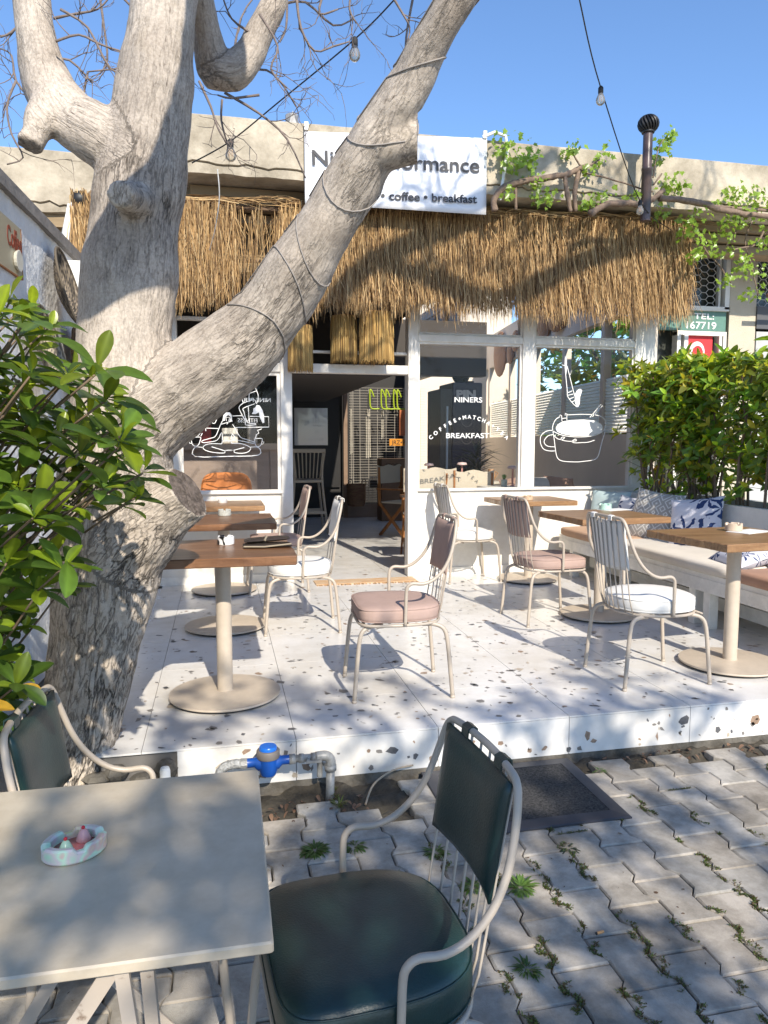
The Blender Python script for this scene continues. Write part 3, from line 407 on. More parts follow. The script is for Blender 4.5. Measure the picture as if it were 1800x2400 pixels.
# counter behind left window
c=thing('bar_counter',(0,7.8,P),'taupe panelled counter seen behind the left window','counter')
m=MB(); m.box(-1.1,7.75,P,.56,7.95,1.38); m.box(-1.1,7.735,P,-.9,7.752,1.38); m.box(.5,7.735,P,.6,7.752,1.38); m.build('panel',taupe,c,True)
m=MB(); m.box(-1.15,7.68,1.38,.62,8.3,1.44); m.build('counter_top',M('counter_top',(.33,.26,.2),.5),c,True)
for i,(x,wd,h,cc,lab) in enumerate([(-.15,.12,.2,(.25,.02,.02),'dark red box on the bar counter'),(.1,.16,.16,(.6,.58,.52),'white box with dark lettering on the bar counter'),(.33,.1,.24,(.3,.28,.26),'grey coffee grinder standing on the counter'),(-.4,.2,.3,(.06,.06,.06),'black espresso machine on the bar counter')]):
    b=thing('counter_box' if i<2 else 'grinder' if i==2 else 'coffee_machine',(x,7.95,1.44),lab,['box','box','grinder','machine'][i]); m=MB(); m.box(x-wd/2,7.87,1.44,x+wd/2,8.03,1.44+h,bev=.01); m.box(x-wd/2+.015,7.862,1.46,x+wd/2-.015,7.872,1.42+h*.6); q=M('goods%d'%i,cc,.5,var=.1); m.build('body',q,b,True)
    if i==1: text('lettering','COFFEE',.03,dark,b,(x-.06,7.86,1.52),ext=.001)
# ================= TREE
def barkmat():
    m=bpy.data.materials.new('bark'); m.use_nodes=True; n=m.node_tree.nodes; l=m.node_tree.links; p=n['Principled BSDF']; p.inputs['Roughness'].default_value=.9; p.inputs['Specular IOR Level'].default_value=.2
    at=n.new('ShaderNodeAttribute'); at.attribute_name='bark'; rg=n.new('ShaderNodeAttribute'); rg.attribute_name='rough'
    def noise(sc_,det,src,ro=.6,dist=0):
        t=n.new('ShaderNodeTexNoise'); t.inputs['Scale'].default_value=sc_; t.inputs['Detail'].default_value=det; t.inputs['Roughness'].default_value=ro; t.inputs['Distortion'].default_value=dist; l.new(src,t.inputs[0]); return t.outputs['Fac']
    def ramp(src,a,b,ca=(0,0,0),cb=(1,1,1)):
        r=n.new('ShaderNodeValToRGB'); e=r.color_ramp.elements; e[0].position=a; e[1].position=b; e[0].color=(*ca,1); e[1].color=(*cb,1); l.new(src,r.inputs[0]); return r.outputs[0]
    def mix(f,a,b,mode='MIX'):
        x=n.new('ShaderNodeMix'); x.data_type='RGBA'; x.blend_type=mode
        if isinstance(f,float): x.inputs[0].default_value=f
        else: l.new(f,x.inputs[0])
        for s_,v in ((6,a),(7,b)):
            if isinstance(v,tuple): x.inputs[s_].default_value=(*v,1)
            else: l.new(v,x.inputs[s_])
        return x.outputs[2]
    def math_(op,a,b):
        x=n.new('ShaderNodeMath'); x.operation=op
        for i,v in enumerate((a,b)):
            if isinstance(v,(int,float)): x.inputs[i].default_value=v
            else: l.new(v,x.inputs[i])
        return x.outputs[0]
    tc=n.new('ShaderNodeTexCoord'); ob=tc.outputs['Object']
    # fissures along the limb: ridged noise in bark coords (around x,y ; along z compressed)
    f1=noise(16,6,at.outputs['Vector'],.55,.25); rid=math_('ABSOLUTE',math_('SUBTRACT',f1,.5),0); 
    f2=noise(42,5,at.outputs['Vector'],.6,.4); rid2=math_('ABSOLUTE',math_('SUBTRACT',f2,.5),0)
    patch=noise(2.3,3,ob); 
    pm=math_('ADD',math_('MULTIPLY',patch,1.0),math_('MULTIPLY',rg.outputs['Fac'],.24))   # where bark is cracked
    pm=ramp(pm,.42,.85)
    cr=ramp(rid,.0,.03,(.02,.02,.02),(1,1,1)); cr2=ramp(rid2,.0,.05)
    crk=mix(pm,(1,1,1),cr); 
    thin=mix(math_('ADD',math_('MULTIPLY',pm,.55),.25),(1,1,1),cr2)
    # tone
    big=noise(3.2,6,ob,.65); base=ramp(big,.34,.66,(.36,.31,.262),(.60,.53,.455))
    fine=noise(95,4,ob,.7); base=mix(.85,base,ramp(fine,.33,.6,(.72,.70,.68),(1.06,1.05,1.04)),'MULTIPLY')
    vo=n.new('ShaderNodeTexVoronoi'); vo.inputs['Scale'].default_value=75; l.new(at.outputs['Vector'],vo.inputs['Vector']); sp=ramp(vo.outputs['Distance'],.10,.26,(.3,.26,.23),(1,1,1)); spm=ramp(noise(6,3,ob),.45,.62)
    base=mix(spm,base,mix(.8,base,sp,'MULTIPLY'))
    moss=ramp(noise(1.7,5,ob,.7),.56,.68); base=mix(math_('MULTIPLY',moss,.35),base,(.36,.29,.19)); base=mix(math_('MULTIPLY',rg.outputs['Fac'],.5),base,mix(.5,base,(.72,.60,.46)))
    rings=n.new('ShaderNodeTexWave'); rings.wave_type='BANDS'; rings.bands_direction='Z'; rings.inputs['Scale'].default_value=2.1; rings.inputs['Distortion'].default_value=5; rings.inputs['Detail'].default_value=3; l.new(at.outputs['Vector'],rings.inputs[0])
    base=mix(.5,base,ramp(rings.outputs['Fac'],.0,.12,(.82,.8,.78),(1,1,1)),'MULTIPLY')
    base=mix(1.0,base,mix(.9,(1,1,1),crk,'MIX'),'MULTIPLY'); base=mix(.85,base,thin,'MULTIPLY')
    cut=n.new('ShaderNodeAttribute'); cut.attribute_name='cut'; base=mix(cut.outputs['Fac'],base,mix(ramp(noise(30,5,ob),.3,.7),(.035,.025,.02),(.16,.12,.1)))
    l.new(base,p.inputs['Base Color'])
    h=math_('ADD',math_('MULTIPLY',crk,.9),math_('ADD',math_('MULTIPLY',thin,.35),math_('MULTIPLY',fine,.25)))
    h=math_('ADD',h,math_('MULTIPLY',noise(24,6,at.outputs['Vector'],.6),1.1))
    b=n.new('ShaderNodeBump'); b.inputs['Strength'].default_value=.85; b.inputs['Distance'].default_value=.009; l.new(h,b.inputs['Height']); l.new(b.outputs[0],p.inputs['Normal']); return m
bark=barkmat()
def limb_obj(paths,name,parent,voxel=.012,cuts=()):
    m=MB(); segs=[]
    for pth,kk in paths:
        sp=spline(pth,6); 
        if kk in (3,None): e=np.array(sp[-1]); f=np.array(pth[-2]); g_=(e-f)[:3]; g_/=np.linalg.norm(g_); sp=sp+[tuple(e+np.array([*g_*.06,0]))]
        m.tube([p[:3] for p in sp],[p[3]*(1+.035*mnoise.noise(Vector(p[:3])*3.1)) for p in sp],20); 
        L=0
        for a,b in zip(sp,sp[1:]):
            A=np.array(a[:3]);Bb=np.array(b[:3]); d=np.linalg.norm(Bb-A); (segs.append((A,Bb,L,L+d,kk)) if kk is not None else None); L+=d
    for c,r,s3 in cuts: m.sphere(c,r,12,8,s3)
    o=m.build(name+'_tmp',bark); md=o.modifiers.new('r','REMESH'); md.mode='VOXEL'; md.voxel_size=voxel; md.use_smooth_shade=True
    md2=o.modifiers.new('s','SMOOTH'); md2.iterations=3; md2.factor=.5
    dg=bpy.context.evaluated_depsgraph_get(); me=bpy.data.meshes.new_from_object(o.evaluated_get(dg)); bpy.data.objects.remove(o)
    n=len(me.vertices); co=np.zeros(n*3); me.vertices.foreach_get('co',co); co=co.reshape(-1,3); no=np.zeros(n*3); me.vertices.foreach_get('normal',no); no=no.reshape(-1,3)
    for key,rad in (('stub',.17),('knob',.105)):
        a_=np.array(DATA[key][-2][:3]); b_=np.array(DATA[key][-1][:3]); d_=(b_-a_)/np.linalg.norm(b_-a_); q=co-b_; s_=q@d_; k=(np.linalg.norm(q-s_[:,None]*d_,axis=1)<rad)&(s_>-.012)&(s_<.09); co[k]-=((s_[k]+.012)[:,None])*d_
    best=np.full(n,1e9); bc=np.zeros((n,3))
    for A,Bb,l0,l1,kk in segs:
        d=Bb-A; L=np.linalg.norm(d)+1e-9; t=np.clip(((co-A)@d)/L**2,0,1); q=co-(A+t[:,None]*d); dist=np.linalg.norm(q,axis=1); u=d/L
        ex=np.cross(u,[0,1,.1]); ex/=np.linalg.norm(ex); ey=np.cross(u,ex); k=dist<best; best[k]=dist[k]
        rad=np.stack([q@ex,q@ey],1); bc[k]=np.stack([rad[k,0],rad[k,1],(l0+t[k]*(l1-l0))*.22+kk*3],1)
    a=me.attributes.new('bark','FLOAT_VECTOR','POINT'); a.data.foreach_set('vector',bc.reshape(-1).astype(np.float32))
    rv=np.clip((1.9-co[:,2])/1.5,0,1)**1.0+0.25*(no[:,2]<-.1); a=me.attributes.new('rough','FLOAT','POINT'); a.data.foreach_set('value',rv.astype(np.float32))
    a=me.attributes.new('cut','FLOAT','POINT'); a.data.foreach_set('value',CUTF(co,no).astype(np.float32))
    # displacement: lumpy, deeper fissures near base
    dd=np.zeros(n)
    for i in range(n):
        v=Vector(bc[i]); w_=Vector(co[i]); x=mnoise.noise(w_*11)*.006+mnoise.noise(w_*4)*.012
        rr=abs(mnoise.noise(Vector((w_.x*24,w_.y*24,w_.z*7)))); x-= (max(0,.16-rr)/.16)*.010*min(1,rv[i]*.8); 
        dd[i]=x
    co2=co+no*dd[:,None]-np.array(parent.location); me.vertices.foreach_set('co',co2.reshape(-1)); me.update()
    me.materials.clear(); me.materials.append(bark); me.polygons.foreach_set('use_smooth',[True]*len(me.polygons)); me.name=name
    o=oh(name,me); o.parent=parent; return o
TR=thing('fig_tree',(-.75,3.2,0),'big pale rough-barked tree leaning beside the terrace with bare pruned limbs','tree')
def CUTF(co,no):
    r=np.zeros(len(co))
    def face(c,d,rad,tol):
        c=np.array(c);d=np.array(d)/np.linalg.norm(d); q=co-c; return ((np.linalg.norm(q,axis=1)<rad)&((q@d)>-tol)&((no@d)>.45)).astype(float)
    for i,(key,rad) in enumerate((('stub',.16),('knob',.10),('leftstub',.07))):
        a=DATA[key][-2];b=DATA[key][-1]; r=np.maximum(r,face(b[:3],np.array(b[:3])-np.array(a[:3]),rad,.03)*(.85,.25,.5)[i])
    return r
TRK=limb_obj([(DATA['trunk'],0),(DATA['fork'],1),(DATA['knob'],None),(DATA['stub'],3),(DATA['left'],4),(DATA['leftstub'],None),(DATA['front'],9),(DATA['over'],10),(DATA['backa'],6),(DATA['backb'],7),(DATA['knotlow'],None)],'trunk',TR,.0115)
# twigs
m=MB()
def grow(p,d,L,r,lev):
    r=r*1.15
    k=5; pts=[p]; q=Vector(p); d=Vector(d).normalized()
    for i in range(k):
        d=(d+Vector((rnd.gauss(0,.22),rnd.gauss(0,.22),rnd.gauss(.03,.22)))).normalized(); q=q+d*L/k; pts.append(tuple(q))
    m.tube(pts,lambda t:r*(1-.6*t),5,jit=.06)
    if lev>0:
        for i in range(1,k+1):
            if rnd.random()<.72:
                dd=(d+Vector((rnd.gauss(0,.8),rnd.gauss(0,.6),rnd.gauss(0,.8)))).normalized(); grow(pts[i],dd,L*rnd.uniform(.4,.7),r*.55,lev-1)
for tw in DATA['twigs']:
    pts=spline([t for t in tw],3); m.tube([p[:3] for p in pts],[p[3]*(1+.1*rnd.random()) for p in pts],6,jit=.08)
    for i in range(2,len(pts)):
        if rnd.random()<.5:
            a=Vector(pts[i-1][:3]);b=Vector(pts[i][:3]); d=(b-a).normalized()+Vector((rnd.gauss(0,.7),rnd.gauss(0,.5),rnd.gauss(0,.7))); grow(pts[i][:3],d,rnd.uniform(.08,.26),pts[i][3]*.5,1)
            
for (a,b,n_) in (((1.4,2.3,4.6),(2.6,2.2,6.4),16),((2.4,2.2,5.85),(4.7,2.2,6.4),14),((.9,2.6,4.1),(1.3,2.3,5.2),8)):
    for i in range(n_):
        p_=Vector(a).lerp(Vector(b),(i+rnd.random())/n_); grow(tuple(p_),Vector((rnd.gauss(0,.6),rnd.gauss(0,.5),rnd.gauss(.3 if a[2]>5 else .9,.5))),rnd.uniform(.5,1.0),.014,2)
m.build('twigs',M('twig_bark',(.19,.15,.13),.85,var=.3,vs=18,bump=.4),TR,True,smooth=True)
# ties wrapped round the leaning limb
def limb_at(key,t):
    sp=spline(DATA[key],8); i=t*(len(sp)-1); k=int(min(i,len(sp)-2)); f=i-k; a=np.array(sp[k]);b=np.array(sp[k+1]); c=a+(b-a)*f; d=b[:3]-a[:3]; return Vector(c[:3]),c[3],Vector(d).normalized()
from mathutils.bvhtree import BVHTree
bv=BVHTree.FromPolygons([v.co+TR.location for v in TRK.data.vertices],[tuple(p.vertices) for p in TRK.data.polygons])
m=MB(); pts=[]
cord=M('grey_cord',(.30,.27,.245),.7)
turns=[.17,.225,.27,.345,.41,.49,.58,.63,.70,.75,.80,.85]
for k,t in enumerate(turns):
    for j in range(25):
        an=2*math.pi*j/24+.3; tt=t+.028*math.sin(an*1+k)+ (.02*j/24); c,r,d=limb_at('fork',tt); u=d.cross(Vector((0,1,0))).normalized(); v=d.cross(u)
        rd=(u*math.cos(an)+v*math.sin(an)); h=bv.ray_cast(c+rd*(r+.35),-rd)[0] if t<.9 else None; pts.append(tuple((h+rd*.003) if h and (h-c).length<r*1.35 else c+rd*(r+.006)))
m.tube(pts,.0026,5,caps=True)
tag(m.build('tree_cord',cord,smooth=True),'thin grey cord wound round and round the leaning tree limb','cord')
# ================= CHAIRS
def lerp(a,b,t): return a+(b-a)*t
def chair_proto(label,padm,round_seat=False,strap=False,group=None,th=1.0):
    T=thing('metal_armchair',(0,0,0),label,'chair',group)
    # seat cushion: outline (faces -x)
    def outline(s):
        pts=[]
        for i in range(40):
            a=2*math.pi*i/40; c,q=math.cos(a),math.sin(a); e=(.36 if c<0 else .7) if not round_seat else .85
            x=abs(c)**e*(1 if c>0 else -1); y=abs(q)**((.38 if c<0 else .62) if not round_seat else .8)*(1 if q>0 else -1); pts.append((x*.215*s-.005,y*.228*s*(1-.06*max(0,x))))
        return pts
    m=MB(); L=[(.90,.386),(.985,.392),(1.0,.412),(1.0,.438),(.985,.452),(.93,.461),(.7,.466),(.35,.468)]
    vs=[(a,b,.386+(z-.386)*th) for s,z in L for a,b in outline(s)]; n=40; fs=[(k*n+i,k*n+(i+1)%n,(k+1)*n+(i+1)%n,(k+1)*n+i) for k in range(len(L)-1) for i in range(n)]+[tuple(reversed(range(n))),tuple((len(L)-1)*n+i for i in range(n))]
    m.add(vs,fs); seat=m.build('seat',padm,T,smooth=True)
    m=MB()
    for z,s in ((.452,.992),(.396,.992)): m.tube([(a,b,.386+(z-.386)*th) for a,b in outline(s)],.0024,5,closed=True)
    m.build('piping',padm,seat,smooth=True)
    m=MB(); m.tube([(a,b,.377) for a,b in outline(.98)],.0075,8,closed=True); m.tube([(-.19,y,.377) for y in (-.2,0,.2)],.006,6); m.tube([(.02,y,.377) for y in (-.22,0,.22)],.006,6); m.build('seat_frame',chair_paint,T,smooth=True)
    for sx in (-1,1):
        for sy in (-1,1):
            m=MB(); m.tube(spline([(sx*.10,sy*.165,.366),(sx*.15,sy*.178,.368),(sx*.195,sy*.19,.352),(sx*.215,sy*.198,.31),(sx*.228,sy*.203,.2),(sx*.245,sy*.21,.004)],4),.0108,9); lg=m.build('leg',chair_paint,T,smooth=True)
            m=MB(); m.lathe([(.0118,0),(.0122,.006),(.0118,.014)],(sx*.245,sy*.21,0),9); m.build('foot_cap',chair_paint,lg,smooth=True)
    side=[(0,.236,.377),(.002,.240,.46),(.004,.243,.545),(.012,.246,.573),(.035,.247,.586),(.085,.247,.583),(.135,.244,.600),(.185,.238,.645),(.222,.228,.71),(.246,.212,.79),(.258,.196,.845),(.264,.178,.868),(.268,.15,.876)]
    fr=spline([(a,-b,c) for a,b,c in side]+[(.276,-.07,.878),(.278,0,.879),(.276,.07,.878)]+[(a,b,c) for a,b,c in reversed(side)],3)
    m=MB(); m.tube(fr,.0088,9); m.build('arm_frame',chair_paint,T,smooth=True)
    m=MB()
    for k in range(8):
        t=-1+2*k/7; m.tube([(.208-.032*t*t,t*.150,.378),(.225-.028*t*t,t*.155,.45),(.277-.012*t*t,t*.166,.872)],.0033,6)
    m.build('back_rods',chair_paint,T,smooth=True)
    m=MB(); ny,nz=14,12; vs=[];fs=[]
    for side_ in (0,1):
        for j in range(nz+1):
            for i in range(ny+1):
                t=-1+2*i/ny; v=j/nz; ed=(1-abs(t)**8)*(1-abs(2*v-1)**8); z=.862-.255*v; kk=(.872-z)/.422; x=lerp(.277-.012*t*t,.225-.028*t*t,kk)-(.012+.015*ed if side_==0 else .005)+(0.002*math.sin(i*2.1+j))*(side_==0)*(.5 if padm!=green_vinyl else .12); vs.append((x,t*lerp(.176,.168,v)*(.985+.015*ed),z-.004*math.cos(t*2)))
    N=(ny+1)*(nz+1)
    for s_ in (0,1):
        for j in range(nz):
            for i in range(ny): a=s_*N+j*(ny+1)+i; fs.append((a,a+1,a+ny+2,a+ny+1))
    bd=[i for i in range(ny+1)]+[j*(ny+1)+ny for j in range(1,nz+1)]+[nz*(ny+1)+i for i in range(ny-1,-1,-1)]+[j*(ny+1) for j in range(nz-1,0,-1)]
    fs+=[(bd[i],bd[(i+1)%len(bd)],bd[(i+1)%len(bd)]+N,bd[i]+N) for i in range(len(bd))]
    m.add(vs,fs); pad=m.build('back_pad',padm,T,smooth=True)
    m=MB()
    for yy in (-.09,.09):
        m=MB(); pr=[(.262,.862),(.264,.884),(.277,.890),(.289,.884),(.290,.862),(.287,.862),(.286,.881),(.277,.887),(.267,.881),(.265,.862)]
        m.prism(pr,yy-.018,yy+.018,plane='xz'); m.build('strap',padm,pad)
    if padm!=green_vinyl and False: pass
    return T
G='metal armchairs on the terrace'
pinkc=chair_proto('dusty pink padded armchair alone in the middle of the terrace facing left',pink_fab,False,False,G); whitec=chair_proto('white padded armchair with a round seat cushion standing in the right foreground of the terrace',white_fab,True,False,G)
greenc=chair_proto('dark green vinyl armchair with cream frame in the foreground at right of the metal table',green_vinyl,False,False,'green vinyl armchairs by the metal table',1.42)
pinkc.location=(.865,3.64,P); pinkc.rotation_euler=(0,0,R(-3))
whitec.location=(2.225,3.53,P); whitec.rotation_euler=(0,0,R(180))
greenc.location=(.277,1.425,0); greenc.rotation_euler=(0,0,R(4)); greenc.scale=(.95,.95,.935)
copy_thing(greenc,(-.215,1.87,0),R(176),'dark green vinyl armchair behind the metal table, under the leafy branches beside the tree trunk')
copy_thing(pinkc,(2.255,4.87,P),R(184),'dusty pink padded armchair seen from behind at the middle right table')
copy_thing(pinkc,(.455,6.35,P),R(1),'dusty pink padded armchair at the farthest left table, next to the doorway')
copy_thing(whitec,(.515,4.99,P),R(-2),'white padded armchair at the left tables with a folded case on the nearer one')
copy_thing(whitec,(2.2,6.44,P),R(182),'white padded armchair standing against the low white wall under the lettered window')
# ================= WOODEN PEDESTAL TABLES
def ped_table(loc,label,hx=.335,hy=.335,rz=0,wood=table_wood,z=.745,seed=0):
    T=thing('pedestal_table',loc,label,'table','wooden pedestal tables on the terrace',rz); r_=random.Random(seed)
    m=MB(); n=28; pts=[]
    for (a,b),(c,d) in zip([(-hx,-hy),(hx,-hy),(hx,hy),(-hx,hy)],[(hx,-hy),(hx,hy),(-hx,hy),(-hx,-hy)]):
        for i in range(n):
            t=i/n; live=.006*mnoise.noise(Vector((t*7,a*9+seed,b*7)))+ (.004*mnoise.noise(Vector((t*25,a*9+seed,b*7)))); e=min(t,1-t)*2*hx; rc=.012; cut=max(0,rc-e)*.5
            x=lerp(a,c,t); y=lerp(b,d,t); nx,ny=(0,-1) if b==d and b<0 else ((1,0) if a==c and a>0 else ((0,1) if b==d else (-1,0)))
            pts.append((x+nx*(live-cut),y+ny*(live-cut)))
    m.prism(pts,z-.042,z,bev=.004); m.build('tabletop',wood,T,smooth=False)
    m=MB(); m.lathe([(.038,.028),(.038,z-.05)],n=24); m.lathe([(.046,.024),(.040,.036),(.038,.037)],n=24); m.build('column',cream_metal,T,smooth=True,angle=40)
    m=MB(); m.box(-.06,-.06,z-.054,.06,.06,z-.043); m.build('mounting_plate',darkgrey,T)
    m=MB(); m.lathe([(.268,.014),(.272,.018),(.271,.026),(.12,.034),(.04,.036)],n=64); m.build('base',cream_metal,T,smooth=True,angle=30)
    m=MB(); m.lathe([(.255,.006),(.262,.0135)],n=48)
    for k in range(4): m.lathe([(.012,0),(.012,.01)],(.23*math.cos(k*1.57+.9),.23*math.sin(k*1.57+.9),0),8)
    m.build('glides',black_rub,T); return T
ped_table((0,3.68,P),'dark wooden pedestal table nearest the tree, holding the folded leather case',seed=1)
ped_table((.012,5.08,P),'dark wooden pedestal table in the middle of the left row, holding a grey ashtray',seed=2)
ped_table((.01,6.35,P),'wooden pedestal table farthest back on the left, close to the meditation drawing',seed=3,hx=.335,hy=.30,wood=table_wood_l)
ped_table((2.80,3.60,P),'wooden pedestal table at the right edge of the photo, holding a beige ashtray',hx=.34,hy=.33,rz=R(4),wood=table_wood_l,seed=4)
ped_table((2.665,4.85,P),'wooden pedestal table at the middle right, holding a mint green ashtray',hx=.34,hy=.33,rz=R(3),wood=table_wood_l,seed=5)
ped_table((2.73,6.28,P),'wooden pedestal table against the wall under the cup drawing',hx=.33,hy=.3,wood=table_wood_l,seed=6)
# ashtrays
def ashtray(loc,r,h,mat,label,notch=4,sx=1,rz=0,rim=None):
    T=thing('ashtray',loc,label,'ashtray',None,rz); m=MB(); n=48; vs=[]
    prof=[(r*.93,0),(r,.004),(r,h-.003),(r-.003,h),(r-.010,h),(r-.013,h-.003),(r-.014,.012),(0.002,.010)]
    for k,(q,z) in enumerate(prof):
        for i in range(n):
            a=2*math.pi*i/n; nd=abs(((a/(2*math.pi)*notch+.5)%1)-.5)*2*math.pi/notch*r; zz=z
            if z>h*.7 and nd<.0065: zz=z-h*.26
            vs.append((q*sx*math.cos(a),q*math.sin(a),zz))
    fs=[(k*n+i,k*n+(i+1)%n,(k+1)*n+(i+1)%n,(k+1)*n+i) for k in range(len(prof)-1) for i in range(n)]+[tuple(reversed(range(n)))]
    m.add(vs,fs); m.build('bowl',mat,T,smooth=True,angle=35); return T
tz=P+.745
bw=M('black_white_glaze',(.75,.75,.74),.3,var2=(.01,.01,.01),vs=26,vb=.42,vw=.012,detail=0)
ashtray((.018,3.80,tz),.042,.045,bw,'round white ashtray with black brush marks beside the folded case')
ashtray((.02,5.30,tz),.045,.045,M('grey_glaze',(.42,.42,.38),.5,var=.3,vs=90),'round speckled grey ashtray on the middle left table')
ashtray((.01,6.42,tz),.04,.035,M('white_glaze',(.7,.68,.66),.3),'small white ashtray on the farthest left table')
ashtray((2.90,3.745,tz+.003),.048,.045,M('beige_glaze',(.55,.43,.32),.4),'round beige ashtray on a paper mat on the near right table')
ashtray((2.85,5.13,tz+.003),.045,.045,M('mint_glaze',(.42,.62,.53),.35),'round mint green ashtray on a paper mat on the middle right table')
ashtray((2.66,6.15,tz),.045,.042,M('tan_glaze',(.55,.4,.27),.4),'round tan ashtray on the table below the cup drawing')
paper=M('paper',(.72,.71,.68),.8,var=.1,vs=14)
for x,y,rz,lab in ((2.97,3.70,.35,'white paper mat under the beige ashtray'),(2.92,5.12,.3,'white paper mat under the mint green ashtray')):
    m=MB(); m.box(x-.12,y-.07,tz+.0005,x+.12,y+.07,tz+.0025,rz=rz); tag(m.build('paper_mat',paper),lab,'paper mat')
# folded case
T=thing('leather_case',(.21,3.70,tz),'dark brown folded leather case lying on the near left wooden table','case')
case=M('dark_leather',(.035,.025,.018),.5,var=.3,vs=20,bump=.3,bs=60)
def pillow_slab(m,x0,x1,y0,y1,z,h,lean=0):
    n=16; vs=[];fs=[]
    for s_ in (0,1):
        for j in range(n+1):
            for i in range(n+1):
                u=-1+2*i/n; v=-1+2*j/n; q=(max(0,1-u**4)*max(0,1-v**4))**.5; vs.append((lerp(x0,x1,i/n),lerp(y0,y1,j/n),z+h/2+(h/2*q*(1 if s_ else -1))+lean*(i/n)))
    N=(n+1)**2
    for s_ in (0,1):
        for j in range(n):
            for i in range(n): a=s_*N+j*(n+1)+i; fs.append((a,a+1,a+n+2,a+n+1))
    m.add(vs,fs)
m=MB(); pillow_slab(m,.10,.335,3.61,3.75,tz,.018); m.build('lower_flap',case,T,True,smooth=True)
m=MB(); pillow_slab(m,.105,.33,3.66,3.77,tz+.017,.02,.012); m.build('upper_flap',case,T,True,smooth=True)
m=MB(); m.tube([(.10,3.612,tz+.012),(.2,3.604,tz+.01),(.33,3.612,tz+.02)],.004,6); m.tube([(.205,3.66,tz+.035),(.215,3.70,tz+.045),(.215,3.77,tz+.04)],.006,6); m.build('edge_trim',M('tan_lining',(.3,.25,.18),.7),T,True)
# ================= FOREGROUND METAL TABLE
T=thing('metal_table',(-.28,1.33,0),'cream painted folding metal table with a pastel ashtray in the foreground','table')
T.rotation_euler=(0,0,R(-.6))
m=MB(); m.box(-.36,-.292,.711,.345,.298,.73,bev=.003)
table_paint=M('table_paint',(.52,.45,.35),.36,stain=.16,ss=7,var=.07,vs=3.2,bump=.03,bs=14,detail=8)
m.build('tabletop',table_paint,T)
legm=M('worn_leg_paint',(.42,.36,.3),.5,var2=(.12,.07,.04),vs=30,vb=.33,vw=.06)
def flat(m,a,b,wd,th):
    a=Vector(a);b=Vector(b); d=(b-a).normalized(); s_=d.cross(Vector((0,1,0)) if abs(d.y)<.9 else Vector((1,0,0))).normalized(); q=d.cross(s_); vs=[]
    for p in (a,b):
        for u,v in ((-1,-1),(1,-1),(1,1),(-1,1)): vs.append(p+s_*wd/2*u+q*th/2*v)
    m.add(vs,[(0,1,2,3),(7,6,5,4),(0,4,5,1),(1,5,6,2),(2,6,7,3),(3,7,4,0)])
for y,a,b in ((-.24,(-.28,.70),(.16,.10)),(-.21,(.13,.70),(-.26,.12)),(.24,(-.28,.70),(.30,0)),(.22,(.13,.70),(-.3,0))):
    m=MB(); flat(m,(a[0],y,a[1]),(b[0],y,b[1]),.026,.005); m.build('cross_brace',legm,T)
for x0,x1,y in ((-.28,-.2,-.25),(-.24,-.25,-.2),(.125,.20,-.25),(.15,.19,-.18),(-.28,-.3,.26)):
    m=MB(); flat(m,(x0,y,.7),(x1,y,0),.02,.02 if y>-.2 else .012); m.build('leg',legm,T)
m=MB(); m.tube([(.26,.15,.70),(.33,.35,.32),(.395,.46,.004)],.0125,10); m.build('leg',legm,T,smooth=True)
# pastel ashtray with two little figures
pastel=bpy.data.materials.new('pastel_glaze'); pastel.use_nodes=True; n=pastel.node_tree.nodes; l=pastel.node_tree.links; p=n['Principled BSDF']; p.inputs['Roughness'].default_value=.3; p.inputs['Coat Weight'].default_value=.1
t=n.new('ShaderNodeTexNoise'); t.inputs['Scale'].default_value=22; tc=n.new('ShaderNodeTexCoord'); l.new(tc.outputs['Object'],t.inputs[0]); r=n.new('ShaderNodeValToRGB'); cr=r.color_ramp; cr.elements[0].position=.3; cr.elements[0].color=(.35,.62,.42,1); cr.elements[1].position=.72; cr.elements[1].color=(.72,.72,.3,1)
for ps,cc in ((.45,(.6,.5,.5,1)),(.55,(.5,.72,.52,1)),(.62,(.65,.42,.38,1))): e=cr.elements.new(ps); e.color=cc
l.new(t.outputs['Fac'],r.inputs[0]); l.new(r.outputs[0],p.inputs['Base Color'])
T=ashtray((-.268,1.35,.731),.044,.028,pastel,'oval pastel green and pink ashtray with two tiny figures inside, on the cream metal table',4,1.25,R(25))
m=MB(); m.lathe([(.029,.0125),(.001,.0135)],n=24,sx=1.3); m.build('glaze_pool',M('pink_glaze',(.7,.2,.17),.12),T,smooth=True)
for (x,y,c) in ((-.018,-.014,(.45,.6,.4)),(.018,.008,(.7,.35,.32))):
    m=MB(); m.lathe([(.0125,.012),(.0135,.016),(.010,.024),(.006,.032),(.001,.036)],(x,y,0),14); f=m.build('figure',M('figure_glaze%d'%(x>0),c,.2),T,smooth=True)
    m=MB(); m.sphere((x,y,.037),.0035,8,6); m.build('figure_tip',M('red_tip%d'%(x>0),(.6,.02,.03),.3),f,smooth=True)
